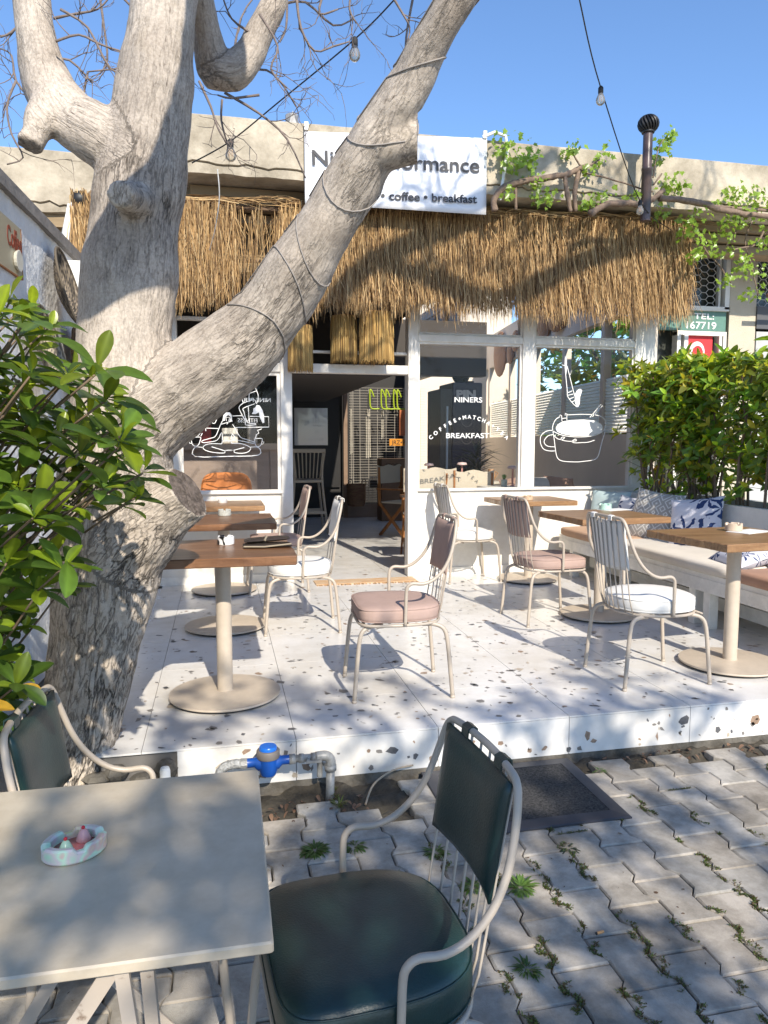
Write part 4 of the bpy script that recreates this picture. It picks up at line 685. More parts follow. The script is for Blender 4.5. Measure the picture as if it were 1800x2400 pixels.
# ================= BENCH, PLANTER, PILLOWS
bx0,bx1=3.16,3.76
T=thing('bench',(3.45,5,P),'long white weathered wooden bench along the planter with thin seat cushions','bench')
m=MB(); m.box(bx0+.02,3.2,P+.31,bx1,6.58,P+.375); m.box(bx0+.015,3.2,P+.25,bx0+.045,6.58,P+.34); m.build('seat_board',old_white,T,True)
for y in (3.45,4.36,4.52,5.45,6.35):
    for xa,xb in ((bx0+.03,bx0+.10),(bx1-.1,bx1-.03)): m=MB(); m.box(xa,y-.035,P,xb,y+.035,P+.31,bev=.004); m.build('leg',old_white,T,True)
m=MB(); m.box(bx0+.3,3.2,P+.06,bx0+.34,6.5,P+.15); m.build('stretcher',old_white,T,True)
def cushion(y0,y1,mat,lab,x0=bx0-.005,x1=bx1-.05,z=P+.376,h=.075):
    m=MB(); n=18; vs=[];fs=[]; L=[(.97,0),(1,.012),(1,h-.02),(.985,h-.006),(.94,h)]
    ol=[]
    cx,cy,hx,hy=(x0+x1)/2,(y0+y1)/2,(x1-x0)/2,(y1-y0)/2
    for i in range(64):
        a=2*math.pi*i/64; c,s_=math.cos(a),math.sin(a); ol.append((abs(c)**.16*(1 if c>0 else -1),abs(s_)**.16*(1 if s_>0 else -1)))
    for s_,z_ in L: vs+=[(cx+a*(hx-(1-s_)*.5),cy+b*(hy-(1-s_)*.5),z+z_+.003*mnoise.noise(Vector((a*3,b*9*hy,y0)))) for a,b in ol]
    fs=[(k*64+i,k*64+(i+1)%64,(k+1)*64+(i+1)%64,(k+1)*64+i) for k in range(len(L)-1) for i in range(64)]+[tuple((len(L)-1)*64+i for i in range(64)),tuple(reversed(range(64)))]
    m.add(vs,fs); tag(m.build('seat_cushion',mat,smooth=True),lab,'cushion','seat cushions on the bench')
cushion(5.62,6.56,M('tan_cushion',(.45,.29,.19),.8,var=.1,bump=.1),'tan seat cushion at the far end of the bench by the cafe wall')
cushion(4.13,5.60,M('offwhite_cushion',(.66,.6,.52),.8,var=.06,bump=.1),'off-white seat cushion in the middle of the bench')
cushion(3.2,4.11,M('rose_cushion',(.42,.25,.18),.8,var=.1,bump=.1),'dusty rose seat cushion at the near end of the bench')
T=thing('planter',(4.05,5,P),'long white concrete planter box behind the bench','planter')
m=MB(); m.box(3.80,3.2,0,3.86,6.66,.975); m.box(4.26,3.2,0,4.32,6.66,.975); m.box(3.86,3.2,0,4.26,3.26,.975); m.box(3.86,6.6,0,4.26,6.66,.975); m.build('box',M('planter_white',(.6,.6,.58),.7,var=.1,vs=5,bump=.2),T,True)
m=MB(); m.box(3.86,3.26,.3,4.26,6.6,.93); m.build('potting_soil',dirt,T,True)
def pillow(loc,w_,h_,mat,lab,yaw,lean,roll=0,t=.13):
    T=MB(); n=20; vs=[];fs=[]
    for s_ in (0,1):
        for j in range(n+1):
            for i in range(n+1):
                u=-1+2*i/n; v=-1+2*j/n; q=(max(0,1-abs(u)**3)*max(0,1-abs(v)**3))**.55; pin=1-.10*(1-max(abs(u),abs(v)))*0; e=1-.07*(1-u*u)*(abs(v)**2); f=1-.07*(1-v*v)*(abs(u)**2)
                vs.append((u*w_/2*f,(t/2*q+.004*mnoise.noise(Vector((u*3,v*3,loc[1]))))*(1 if s_ else -1),v*h_/2*e))
    N=(n+1)**2
    for s_ in (0,1):
        for j in range(n):
            for i in range(n): a=s_*N+j*(n+1)+i; fs.append((a,a+1,a+n+2,a+n+1))
    T.add(vs,fs); o=T.build('pillow',mat,smooth=True); o.location=loc; o.rotation_euler=(Matrix.Rotation(yaw,3,'Z')@Matrix.Rotation(lean,3,'X')@Matrix.Rotation(roll,3,'Y')).to_euler(); return tag(o,lab,'pillow','pillows on the bench')
def printmat(name,bgc,fg,kind,scale=9):
    m=bpy.data.materials.new(name); m.use_nodes=True; n=m.node_tree.nodes; l=m.node_tree.links; p=n['Principled BSDF']; p.inputs['Roughness'].default_value=.85
    tc=n.new('ShaderNodeTexCoord'); mp=n.new('ShaderNodeMapping'); mp.inputs['Scale'].default_value=(1,0,1); l.new(tc.outputs['Object'],mp.inputs[0]); r=n.new('ShaderNodeValToRGB'); r.color_ramp.interpolation='CONSTANT' if kind!='palm' else 'LINEAR'
    e=r.color_ramp.elements
    if kind=='geo':
        v=n.new('ShaderNodeTexVoronoi'); v.distance='MANHATTAN'; v.inputs['Scale'].default_value=scale; v.inputs['Randomness'].default_value=.35; l.new(mp.outputs[0],v.inputs['Vector']); mm=n.new('ShaderNodeMath'); mm.operation='PINGPONG'; mm.inputs[1].default_value=.17; l.new(v.outputs['Distance'],mm.inputs[0]); l.new(mm.outputs[0],r.inputs[0]); e[0].color=(*bgc,1); e[1].position=.115; e[1].color=(*fg,1)
    else:
        # palm-like sprays: radial streaks around scattered centres
        v=n.new('ShaderNodeTexVoronoi'); v.inputs['Scale'].default_value=scale; l.new(mp.outputs[0],v.inputs['Vector']); sub_=n.new('ShaderNodeVectorMath'); sub_.operation='SUBTRACT'
        sp=n.new('ShaderNodeVectorMath'); sp.operation='SCALE'; sp.inputs['Scale'].default_value=scale; l.new(mp.outputs[0],sp.inputs[0]); sp2=n.new('ShaderNodeVectorMath'); sp2.operation='SCALE'; sp2.inputs['Scale'].default_value=scale; l.new(v.outputs['Position'],sp2.inputs[0]); l.new(mp.outputs[0],sub_.inputs[0]); l.new(v.outputs['Position'],sub_.inputs[1])
        sx=n.new('ShaderNodeSeparateXYZ'); l.new(sub_.outputs[0],sx.inputs[0]); at=n.new('ShaderNodeMath'); at.operation='ARCTAN2'; l.new(sx.outputs[2],at.inputs[0]); l.new(sx.outputs[0],at.inputs[1])
        k=n.new('ShaderNodeMath'); k.operation='MULTIPLY'; k.inputs[1].default_value=6; l.new(at.outputs[0],k.inputs[0]); nz=n.new('ShaderNodeTexNoise'); nz.inputs['Scale'].default_value=16; l.new(mp.outputs[0],nz.inputs[0]); k2=n.new('ShaderNodeMath'); k2.operation='MULTIPLY_ADD'; k2.inputs[1].default_value=7; l.new(nz.outputs['Fac'],k2.inputs[0]); l.new(k.outputs[0],k2.inputs[2]); si=n.new('ShaderNodeMath'); si.operation='SINE'; l.new(k2.outputs[0],si.inputs[0])
        d=n.new('ShaderNodeMath'); d.operation='MULTIPLY_ADD'; d.inputs[1].default_value=-2.6; d.inputs[2].default_value=1.15; l.new(v.outputs['Distance'],d.inputs[0]); a=n.new('ShaderNodeMath'); a.operation='ADD'; l.new(si.outputs[0],a.inputs[0]); l.new(d.outputs[0],a.inputs[1]); l.new(a.outputs[0],r.inputs[0]); e[0].position=.45; e[0].color=(*bgc,1); e[1].position=.6; e[1].color=(*fg,1)
    l.new(r.outputs[0],p.inputs['Base Color']); return m
navy=(.02,.045,.14)
pillow((3.60,6.42,.79),.42,.42,M('pale_blue_fabric',(.42,.52,.52),.8,var=.05,bump=.1),'plain pale blue pillow at the far end of the bench',R(-62),R(-14))
pillow((3.62,6.02,.77),.40,.40,printmat('floral_print',(.6,.6,.64),navy,'palm',9),'small pillow with a dense navy floral print, between the pale blue and grey pillows',R(-70),R(-16),.05)
pillow((3.60,5.66,.815),.47,.47,printmat('geo_print',(.36,.34,.31),(.66,.64,.6),'geo',9),'grey pillow with a white geometric pattern',R(-66),R(-18),R(6))
pillow((3.63,5.13,.83),.46,.40,printmat('palm_print',(.62,.62,.68),navy,'palm',5),'white pillow with navy palm trees leaning on the planter',R(-68),R(-16),R(-8))
pillow((3.57,3.98,.76),.42,.38,printmat('palm_print_small',(.62,.62,.68),navy,'palm',8),'navy print pillow at the right edge of the photo above the rose cushion',R(-80),R(-18),.05)
pillow((3.42,4.28,.70),.40,.34,printmat('palm_print_flat',(.6,.6,.66),navy,'palm',12),'navy floral pillow lying flat behind the near right table column',R(-95),R(-72),.1)
# ================= THATCH
def strands(name,specs,mat,parent,seed=1):
    # specs: list of (polyline pts, width, color)
    V=[];F=[];C=[]
    for pts,wd,c in specs:
        b=len(V); k=len(pts)
        a=Vector(pts[-1])-Vector(pts[0]); ax=Vector((rnd.uniform(.5,1),rnd.uniform(-.9,.9),0)).normalized(); 
        if abs(a.normalized().dot(ax))>.8: ax=Vector((0,rnd.uniform(-.5,.5),1)).normalized()
        for i,p in enumerate(pts):
            ww=wd*(1 if i<k-1 else .35); q=ax*ww/2; p=Vector(p); V+=[tuple(p-q),tuple(p+q)]; C+=[c,c]
        for i in range(k-1): F.append((b+2*i,b+2*i+1,b+2*i+3,b+2*i+2))
    me=bpy.data.meshes.new(name); off=Vector(parent.location) if parent else Vector(); me.from_pydata([tuple(Vector(v)-off) for v in V],[],F)
    a=me.color_attributes.new('tint','FLOAT_COLOR','POINT'); a.data.foreach_set('color',np.array([(*c,1) for c in C],dtype=np.float32).reshape(-1)); me.materials.append(mat); o=oh(name,me); o.parent=parent; return o
def strawcol(z=0):
    q=rnd.random(); b=(.47,.30,.13) if q<.5 else ((.62,.44,.22) if q<.68 else (.19,.11,.045)); k=rnd.uniform(.7,1.15)*(1-.25*z); return tuple(x*k for x in b)
T=thing('thatch_awning',(2,6.4,3),'long shaggy straw thatch fringe hanging above the cafe front','thatch')
def tz_(x): # top and bottom heights
    return 3.41+.02*x+.025*mnoise.noise(Vector((x*4,9,0)))+.015*mnoise.noise(Vector((x*15,9,0))), 2.585+.035*mnoise.noise(Vector((x*2.3,0,0)))+.07*mnoise.noise(Vector((x*7,3,0)))+.04*mnoise.noise(Vector((x*23,5,0)))
sp=[]
for i in range(21500):
    x=rnd.uniform(-.62,4.32) ; 
    if x<-.5 and rnd.random()<.5: continue
    if .02<x<.62 and rnd.random()<(.93 if .16<x<.50 else .45): continue
    zt,zb=tz_(x); lay=rnd.random(); tier=rnd.choice([0,0,0,1,1,2]); 
    z0=zt-tier*.22-rnd.uniform(0,.18); L=rnd.uniform(.2,.6); z1=max(z0-L,zb+rnd.gauss(0,.035)); 
    if tier==2: z1=zb+rnd.gauss(-.01,.05)
    y0=6.44-.13*lay-.02*tier; dx=rnd.gauss(0,.036); dy=rnd.gauss(-.012,.02); k=3 if rnd.random()<.7 else 4
    if rnd.random()<.08: dx*=3.5
    pts=[(x+dx*(t/k)+rnd.gauss(0,.004),y0+dy*(t/k)*2+.02*math.sin(t),z0+(z1-z0)*t/k) for t in range(k+1)]
    sp.append((pts,rnd.uniform(.003,.007),strawcol(lay<.2 and .5 or 0)))
strands('straw_fringe',sp,strawm,T)
sp=[]
for i in range(900):
    x=rnd.uniform(-.5,4.3); 
    if .2<x<.5: continue
    zt,_=tz_(x); L=rnd.uniform(.15,.5); y=6.34+rnd.uniform(0,.12); z=zt+rnd.uniform(-.03,.018); s_=rnd.choice([-1,1]); sp.append(([(x+s_*L*t/3,y+rnd.gauss(0,.008),z+.018*math.sin(t*1.1)+rnd.gauss(0,.008)) for t in range(4)],rnd.uniform(.004,.008),strawcol()))
strands('straw_roll',sp,strawm,T)
m=MB(); m.tube([(-.6,6.46,3.37),(4.31,6.46,3.47)],.02,8); m.tube([(-.6,6.47,2.95),(4.31,6.47,3.02)],.015,8); m.build('support_pole',M('pole_wood',(.2,.13,.08),.8),T,True)
# left loose bit of thatch beyond the trunk
sp=[]
for i in range(520):
    x=rnd.uniform(-1.10,-.86); z0=rnd.uniform(3.2,3.42); L=rnd.uniform(.25,.75); dx=rnd.gauss(.05,.05); sp.append(([(x+dx*t/3,6.35+rnd.uniform(-.05,.05),z0-L*t/3) for t in range(4)],rnd.uniform(.004,.009),strawcol()))
T2=thing('straw_bundle',(-.95,6.35,3.2),'loose hanging straw bundle left of the tree trunk beside a hanging white cloth','straw'); strands('straw',sp,strawm,T2)
m=MB(); vs=[];n=10
for j in range(n+1):
    for i in range(7):
        t=j/n; x=lerp(-1.14-.18*t,-1.0+.04*t,i/6); vs.append((x,6.46+.03*math.sin(i*2+t*3),3.33-.75*t+.02*math.sin(i)))
m.add(vs,[(j*7+i,j*7+i+1,j*7+i+8,j*7+i+7) for j in range(n) for i in range(6)]); o=m.build('hanging_cloth',M('white_cloth',(.7,.7,.68),.8),smooth=True); sd=o.modifiers.new('s','SOLIDIFY'); sd.thickness=.004; tag(o,'white cloth hanging at the far end of the left wall under the eave','cloth')
T3=thing('floodlight',(-1.02,6.38,3.33),'black floodlight under the left eave above the hanging white cloth','floodlight')
m=MB(); m.sphere((-1.03,6.36,3.34),.07,12,8,(1,.8,.9)); m.build('housing',dark,T3,True,smooth=True); m=MB(); m.tube([(-1.0,6.4,3.30),(-.99,6.42,3.1),(-.97,6.44,2.8)],.022,8); m.build('bracket',darkgrey,T3,True,smooth=True)
# straw lanterns
def lantern(x,y,z0,z1,r,label,c=1.0,mid=True):
    T=thing('straw_lantern',(x,y,z0),label,'lantern','straw lanterns over the doorway'); sp=[]
    for i in range(1500):
        a=rnd.uniform(0,6.283); q=r*rnd.uniform(.88,1.03); t0=rnd.choice([z1,z1,(z0+z1)/2+.04]); zb=(z0 if rnd.random()<.6 else (z0+z1)/2)+rnd.gauss(0,.012); 
        if t0<zb+.05: continue
        k=tuple(v*c for v in (lambda s:(s[0]*1.25,s[1]*1.25,s[2]*.95))(strawcol())); sp.append(([(x+q*math.cos(a)*(1+.05*t),y+q*math.sin(a)*(1+.05*t),t0+(zb-t0)*t/2) for t in range(3)],rnd.uniform(.004,.007),k))
    strands('straw_shade',sp,strawm,T)
    m=MB(); 
    for zz in (z1,(z0+z1)/2+.02): m.tube([(x+r*.97*math.cos(a*.3927),y+r*.97*math.sin(a*.3927),zz) for a in range(16)],.005,6,closed=True)
    m.build('ring',orange_wood,T,True)
    m=MB(); m.tube([(x,y,z1),(x,y,2.95)],.003,5); m.build('cord',dark,T,True); return T
lantern(.69,6.5,2.075,2.45,.098,'straw lantern at the left of the doorway, partly behind the tree limb',.95)
lantern(1.09,6.62,2.17,2.56,.108,'middle straw lantern of the three over the doorway, coloured darkest for limb shade',.72)  # straw darkened here: the limb's shade is put into its colour
lantern(1.36,6.5,2.16,2.58,.138,'pale straw lantern at the right of the doorway, the widest of the three')
# ================= BANNER
T=thing('banner',(1.475,6.17,3.4),'white cafe banner with black lettering hung on the concrete parapet behind the leaning limb','banner')
m=MB(); vs=[];nx=30;nz=12
for j in range(nz+1):
    for i in range(nx+1):
        u=i/nx;v=j/nz; vs.append((.705+1.535*u,6.165+.0025*math.sin(u*9+v*3),3.365+.01*u+(.555+.065*u)*v))
m.add(vs,[(j*(nx+1)+i,j*(nx+1)+i+1,(j+1)*(nx+1)+i+1,(j+1)*(nx+1)+i) for j in range(nz) for i in range(nx)]); o=m.build('banner_cloth',M('banner_white',(.78,.78,.8),.6,var=.02),T,True,smooth=True); sd=o.modifiers.new('s','SOLIDIFY'); sd.thickness=.003
ink=M('banner_ink',(.035,.035,.04),.6)
def btext(s,x0,x1,z,h,sl=0,off=.003):
    o=text('lettering',s,h,ink,T,(x0,6.153,z),ext=.0008,off=off); wd=max(v.co.x for v in o.data.vertices); o.scale=((x1-x0)/wd,1,1); o.rotation_euler=(R(90),R(-1.8),0); return o
btext('Nine Performance',.755,2.175,3.665,.165,off=.0022); btext('fitness \u2022 coffee \u2022 breakfast',1.02,2.155,3.425,.092,off=.002)
m=MB(); 
for x,z in ((.72,3.93),(2.22,3.99)): m.box(x-.015,6.15,z,x+.015,6.18,z+.06); 
m.tube([(2.2,6.16,4.0),(2.3,6.14,4.04),(2.4,6.15,4.02),(2.42,6.16,3.9),(2.36,6.16,3.5)],.014,8); m.build('hanging_strap',white_pl,T,True,smooth=False)
# chimney
T=thing('chimney_pipe',(3.635,6.0,3.4),'brown metal flue pipe with a black turbine cowl rising past the parapet','chimney')
m=MB(); m.lathe([(.043,3.36),(.043,3.78),(.046,3.785),(.046,3.80),(.040,3.81),(.040,4.10)],(3.635,6.0,0),20); m.build('flue',M('flue_brown',(.10,.065,.06),.35,.6,var=.3,vs=8),T,True,smooth=True,angle=40)
m=MB()
for k in range(18):
    a0=k*2*math.pi/18; pts=[]
    for i in range(9):
        ph=math.pi*(.12+.76*i/8); a=a0+.9*i/8; pts.append((3.635+.082*math.sin(ph)*math.cos(a),6.0+.082*math.sin(ph)*math.sin(a),4.165+.07*math.cos(ph)))
    m.tube(pts,.009,5)
m.sphere((3.635,6,4.165),.068,12,8); m.lathe([(.03,4.225),(.038,4.235),(.001,4.248)],(3.635,6,0),14); m.lathe([(.052,4.09),(.056,4.10),(.05,4.115)],(3.635,6,0),18); m.build('turbine_cowl',dark,T,True,smooth=True,angle=50)
# roof vent at left of banner
T=thing('roof_vent',(.66,6.5,4.0),'small shiny metal vent cap on the parapet left of the banner','vent')
m=MB(); m.lathe([(.055,4.05),(.055,4.17)],(.64,6.5,0),16,cap=False); m.prism([(.60,4.05),(.68,4.05),(.64,4.18)],6.42,6.45,plane='xz'); m.build('cap',steel,T,True); m=MB(); m.box(.5,6.42,4.0,.8,6.6,4.05); m.build('base',M('brick_red',(.3,.1,.05),.8),T,True)
# ================= STRING LIGHTS
def stringlight(pts,bulbs,label,glob):
    T=thing('string_light_cable',pts[0],label,'string lights'); m=MB(); sp=spline(pts,6); m.tube(sp,.0042,6); m.build('cable',dark,T,True,smooth=True)
    for (x,y,z) in bulbs:
        m=MB(); m.lathe([(.008,.0),(.012,-.004),(.017,-.012),(.017,-.045),(.013,-.05)],(x,y,z+.012),12); s_=m.build('socket',black_rub,T,True,smooth=True,angle=40)
        m=MB(); m.lathe([(.012,-.04),(.018,-.055),(.028,-.078),(.030,-.092),(.026,-.108),(.014,-.119),(.001,-.122)],(x,y,z+.012),16,cap=False); b=m.build('bulb',bulbglass,T,True,smooth=True)
        m=MB(); m.tube([(x-.008,y,z-.04),(x-.009,y,z-.085),(x,y,z-.05),(x+.009,y,z-.085),(x+.008,y,z-.04)],.0015,4); fl=m.build('filament',M('filament',(.6,.3,.08),.4),T,True)
    return T
A=DATA['strA'];Bq=DATA['strB']
stringlight(A,[A[1],A[3]],'black cable with two clear bulbs running up from the trunk past the leaning limb','A')
stringlight(Bq,[Bq[1],Bq[2]],'black cable with two clear bulbs slanting across the sky to the thatch corner','B')
# loose wires
m=MB(); m.tube(spline([(.02,5.5,3.35),(.03,5.6,3.2),(.0,5.8,3.05),(-.05,6.2,2.97)],5),.004,5); tag(m.build('hanging_wire',white_pl),'thin white wire dangling below the parapet beside the trunk','wire')
# ================= VINE
T=thing('grape_vine',(3.2,6.1,3.4),'brown twisting grape vine with fresh light green leaves above the thatch','vine')
m=MB()
for pth in DATA['vine']:
    s_=spline(pth,5); m.tube([(p[0]+.012*mnoise.noise(Vector((p[0]*9,1,0))),p[1]+.02*mnoise.noise(Vector((p[0]*9,5,0))),p[2]+.014*mnoise.noise(Vector((p[0]*9,9,0)))) for p in s_],[p[3]*(1+.25*mnoise.noise(Vector((p[0]*30,0,0)))) for p in s_],7,jit=.12)
m.build('stems',vine_m,T,True,smooth=True)
Lf=Leaves(GV,GF); tend=[]
for x,z,r in [(c[0],c[2],c[3]) for c in DATA['clusters']]:
    n=int(12+r*150)
    for i in range(n):
        a=rnd.uniform(0,6.28); q=r*rnd.random()**.55; p=(x+q*math.cos(a),6.08+rnd.uniform(-.12,.12),z+q*math.sin(a)*.85); d=Vector((rnd.gauss(0,.7),rnd.gauss(-.2,.5),rnd.gauss(-.5,.5))); nn=Vector((rnd.gauss(0,.4),-1+rnd.gauss(0,.4),rnd.gauss(.5,.4))); s_=rnd.uniform(.022,.058); k=rnd.uniform(.75,1.25)
        Lf.add(p,d,nn,s_,s_*.95,(.21*k,.33*k,.035*k),rnd.uniform(0,.4))
    for _ in range(4): tend.append(([(x+rnd.gauss(0,r*.3),6.1,z-r*.3),(x+rnd.gauss(0,r*.6),6.08,z+rnd.gauss(0,r*.4)),(x+rnd.gauss(0,r),6.08,z+rnd.gauss(0,r*.7))],.004,(.2,.2,.06)))
Lf.build('leaves',leafmat,T,T.location)
# ================= HEDGE
T=thing('hedge',(4.06,5,.93),'dense glossy green hedge growing in the white planter behind the bench','hedge')
Lf=Leaves(); m=MB(); hr=random.Random(3)
G1=(.20,.30,.035)
for i in range(66):
    y=rnd.uniform(3.25,6.6); x=rnd.uniform(3.88,4.22); top=2.14+.10*mnoise.noise(Vector((0,y*2,0)))+rnd.uniform(-.12,.06); q=[(x,y,.9)]; px,py=x,y
    for k in range(1,6):
        px+=rnd.gauss(0,.03); py+=rnd.gauss(0,.05); z=.9+(top-.9)*k/5; q.append((px,py,z))
    m.tube(q,lambda t:.010*(1-.6*t)+.002,5)
    for b in range(27):
        t=rnd.random()**.62; kk=min(4,int(t*5)); f=t*5-kk; a=Vector(q[kk]);bb=Vector(q[kk+1]); pos=a.lerp(bb,f); 
        if t<.2 and rnd.random()<.5: continue
        dr=Vector((rnd.gauss(-.25,.8),rnd.gauss(0,.7),rnd.uniform(.0,.9))).normalized(); ln=rnd.uniform(.04,.20)*(1.1-.3*t); tip=pos+dr*ln
        if tip.x<3.56: tip.x=3.56+rnd.random()*.1
        m.tube([tuple(pos),tuple(tip)],.0025,4); cc=tuple(v*rnd.uniform(.75,1.2)*(1+.9*max(0,t-.72)) for v in G1); Lf.whorl(tip,dr+Vector((0,0,.5)),rnd.choice([5,6,7,8]),rnd.uniform(.075,.12),cc)
    Lf.whorl(Vector(q[-1]),(0,0,1),8,.11,(.24,.33,.03))
m.build('stems',stem_m,T,True); Lf.build('foliage',leafmat,T,T.location)
# left foreground shrub
T=thing('laurel_shrub',(-.95,2.2,0),'large glossy-leaved green shrub in the left foreground in front of the trunk','shrub')
poly=DATA['shrub']
def inside(x,z):
    c=False; n=len(poly)
    for i in range(n):
        (a,b),(d,e)=poly[i],poly[(i+1)%n]
        if (b>z)!=(e>z) and x<(d-a)*(z-b)/(e-b)+a: c=not c
    return c
Lf=Leaves(LV2,LF2); m=MB(); cnt=0; xs_=[p[0] for p in poly]; zs_=[p[1] for p in poly]; fr0=random.Random(11)
while cnt<310:
    x=fr0.uniform(min(xs_),max(xs_)); z=fr0.uniform(min(zs_),max(zs_)); y=fr0.uniform(1.72,2.5)
    if not inside(x,z): continue
    if not inside(x+.05,z) and fr0.random()<.3: continue
    edge=x>-.72
    if edge and fr0.random()<.38: continue
    s_=y/2.0; wx=x*s_+ (0 if s_<1 else .0); wz=1.46+(z-1.46)*s_; tip=Vector((wx-.075,y,wz)); root=Vector((-1.0+.15*fr0.random(),2.25,max(.5,wz-.45))); dr=(tip-root).normalized(); 
    if fr0.random()<.6:
        mid=root.lerp(tip,.6)+Vector((0,0,-.05)); m.tube(spline([tuple(root),tuple(mid),tuple(tip)],4),lambda t:.006-.0035*t,5)
    else: m.tube([tuple(tip-dr*.14),tuple(tip)],.0028,5)
    up=dr*.45+Vector((.1,-.1,.75)); k=fr0.uniform(.5,1.2); hi=max(0,(wz-1.0)); Lf.whorl(tip,up,fr0.choice([5,6,7,8]),fr0.uniform(.075,.12),(.10*k*(1+.55*hi),.175*k*(1+.35*hi),.022*k),1.0)
    cnt+=1
for i in range(8): m.tube(spline([(-1.0+.03*i,2.2+.04*(i%3),0),(-1.02+.04*i,2.25,.6),(-1.0+.05*i,2.2,1.3)],4),.009,6)
m.build('stems',stem_m,T,True,smooth=True); Lf.build('foliage',leafmat,T,T.location)
# ================= LEFT WALL
T=thing('side_wall',(-1.1,5,0),'rough white plastered side wall with a grey stone coping on the left','wall')
kx=math.tan(R(2.9))
def wx(y): return -1.012+kx*(y-6.5)
m=MB(); vs=[];fs=[];ny,nz=90,50
for j in range(nz+1):
    for i in range(ny+1):
        y=1.2+(6.55-1.2)*i/ny; z=2.80*j/nz; vs.append((wx(y)+.012*mnoise.noise(Vector((y*4,z*4,0)))+.007*mnoise.noise(Vector((y*14,z*14,3))),y,z))
fs=[(j*(ny+1)+i,j*(ny+1)+i+1,(j+1)*(ny+1)+i+1,(j+1)*(ny+1)+i) for j in range(nz) for i in range(ny)]; m.add(vs,fs); m.box(wx(4)-.3,1.2,0,wx(1.2)-.03,6.55,2.79); m.build('plaster',plaster,T,True,smooth=True)
m=MB(); 
a=wx(1.2);b=wx(6.55); m.add([(a+.035,1.2,2.80),(b+.035,6.55,2.80),(b-.35,6.55,2.80),(a-.35,1.2,2.80),(a+.035,1.2,2.875),(b+.035,6.55,2.875),(b-.35,6.55,2.93),(a-.35,1.2,2.93)],[(0,1,2,3),(7,6,5,4),(0,4,5,1),(1,5,6,2),(2,6,7,3),(3,7,4,0)])
m.build('coping',M('coping_stone',(.22,.2,.18),.85,var=.3,vs=9,bump=.6,bs=30,detail=9),T,True)
# coffee sign
T=thing('coffee_sign',(wx(4.5),4.5,2.4),'old rusty-edged enamel coffee sign on the white left wall','sign'); T.rotation_euler=(0,0,R(90)-math.atan(kx))
m=MB(); m.box(-.34,-.022,-.02,.19,-.012,.26); m.build('plate',M('enamel',(.36,.33,.24),.4,var2=(.18,.07,.03),vs=9,vb=.3,vw=.06),T)
red=M('sign_red',(.22,.04,.02),.5)
o=text('lettering','Coffee',.15,red,None,(-.06,-.0235,.12),ext=.001,off=.003); o.parent=T; o.scale=(.62,1,1)
m=MB(); m.lathe([(.001,0),(.05,.002),(.06,.02),(.055,.022),(.001,.021)],n=18); o=m.build('cup_picture',M('cup_white',(.6,.58,.5),.5),T); o.rotation_euler=(R(90),0,0); o.location=(.08,-.022,.06)
m=MB(); m.box(-.34,-.024,-.024,.19,-.011,-.017); m.box(.186,-.024,-.02,.194,-.011,.26); m.build('rusty_edge',M('rust',(.3,.12,.04),.8,var=.4,vs=40),T)
# woven plates
def woven(y,z,r,label,c1,c2,tilt=0):
    T=thing('woven_basket_plate',(wx(y)+.05,y,z),label,'basket','woven plates on the left wall'); T.rotation_euler=(0,R(76+tilt),-math.atan(kx))
    m=MB(); vs=[];n=72; rings=26
    for k in range(rings+1):
        q=r*k/rings
        for i in range(n):
            a=2*math.pi*i/n; vs.append((q*math.cos(a),q*math.sin(a)*.9,.30*r*(k/rings)**2+(.0035 if (i+k)%2 else -.0025)))
    fs=[(k*n+i,k*n+(i+1)%n,(k+1)*n+(i+1)%n,(k+1)*n+i) for k in range(1,rings) for i in range(n)]; m.add(vs,fs)
    m.v=[v for v in m.v]; 
    for idx in range(len(m.v)):
        k,i=idx//n,idx%n; pat=((i//6+k//4)%2)*.5+.3 if (k//6)%2 else .9; q=rnd.uniform(.4,1.25); base=c1 if ((k*3+i)%5) else c2; m.t[idx]=tuple(v*q*pat for v in base)
    m.build('weave',M('weave_'+label[:5],(1,1,1),.9,attr=True),T,tints=True)
    m=MB(); m.tube([(r*math.cos(a*.1309),r*.9*math.sin(a*.1309),.30*r) for a in range(48)],.008,6,closed=True); m.build('rim',M('rim_'+label[:5],tuple(v*.4 for v in c1),.9),T); return T
woven(5.35,2.44,.27,'dark speckled woven plate on the left wall, highest of the three',(.30,.24,.17),(.02,.02,.035))
woven(5.72,1.98,.27,'brown woven plate on the left wall closest to the tree trunk',(.26,.16,.09),(.03,.02,.03))
woven(4.85,2.0,.26,'light woven plate with a dark edge behind the top leaves of the shrub',(.5,.42,.3),(.03,.03,.05))
# light box sign
T=thing('light_box_sign',(-1.0,6.05,2.6),'white box sign with grey face and white logo on the left wall','sign')
y0,y1=5.72,6.5; m=MB(); vs=[]
m.box(-.02,-.36,-.125,.135,.42,.125); o=m.build('box',white_pl,T); T.rotation_euler=(0,0,-math.atan(kx))
m=MB(); m.box(.135,-.355,-.12,.138,.415,.12); m.build('face',M('sign_grey',(.10,.095,.09),.4),T)
def ftext(s,y,z,h):
    o=text('lettering',s,h,decal,None,(0,0,0),ext=.0006,off=.0006); o.parent=T; o.rotation_euler=(R(90),0,R(90)); o.location=(.1392,y,z)
ftext('TU',-.29,.012,.085); ftext('NA',-.29,-.06,.085); ftext('TUNA',-.12,-.02,.085)
m=MB()
for a,b,c,d in ((-.31,.085,-.18,.088),(-.31,-.088,-.18,-.085),(-.31,-.088,-.3075,.088),(-.1825,-.088,-.18,.088),(-.155,-.09,-.152,.09),(-.12,-.05,.1,-.048)): m.box(.138,a,b,.1395,c,d)
m.build('logo_frame',decal,T)
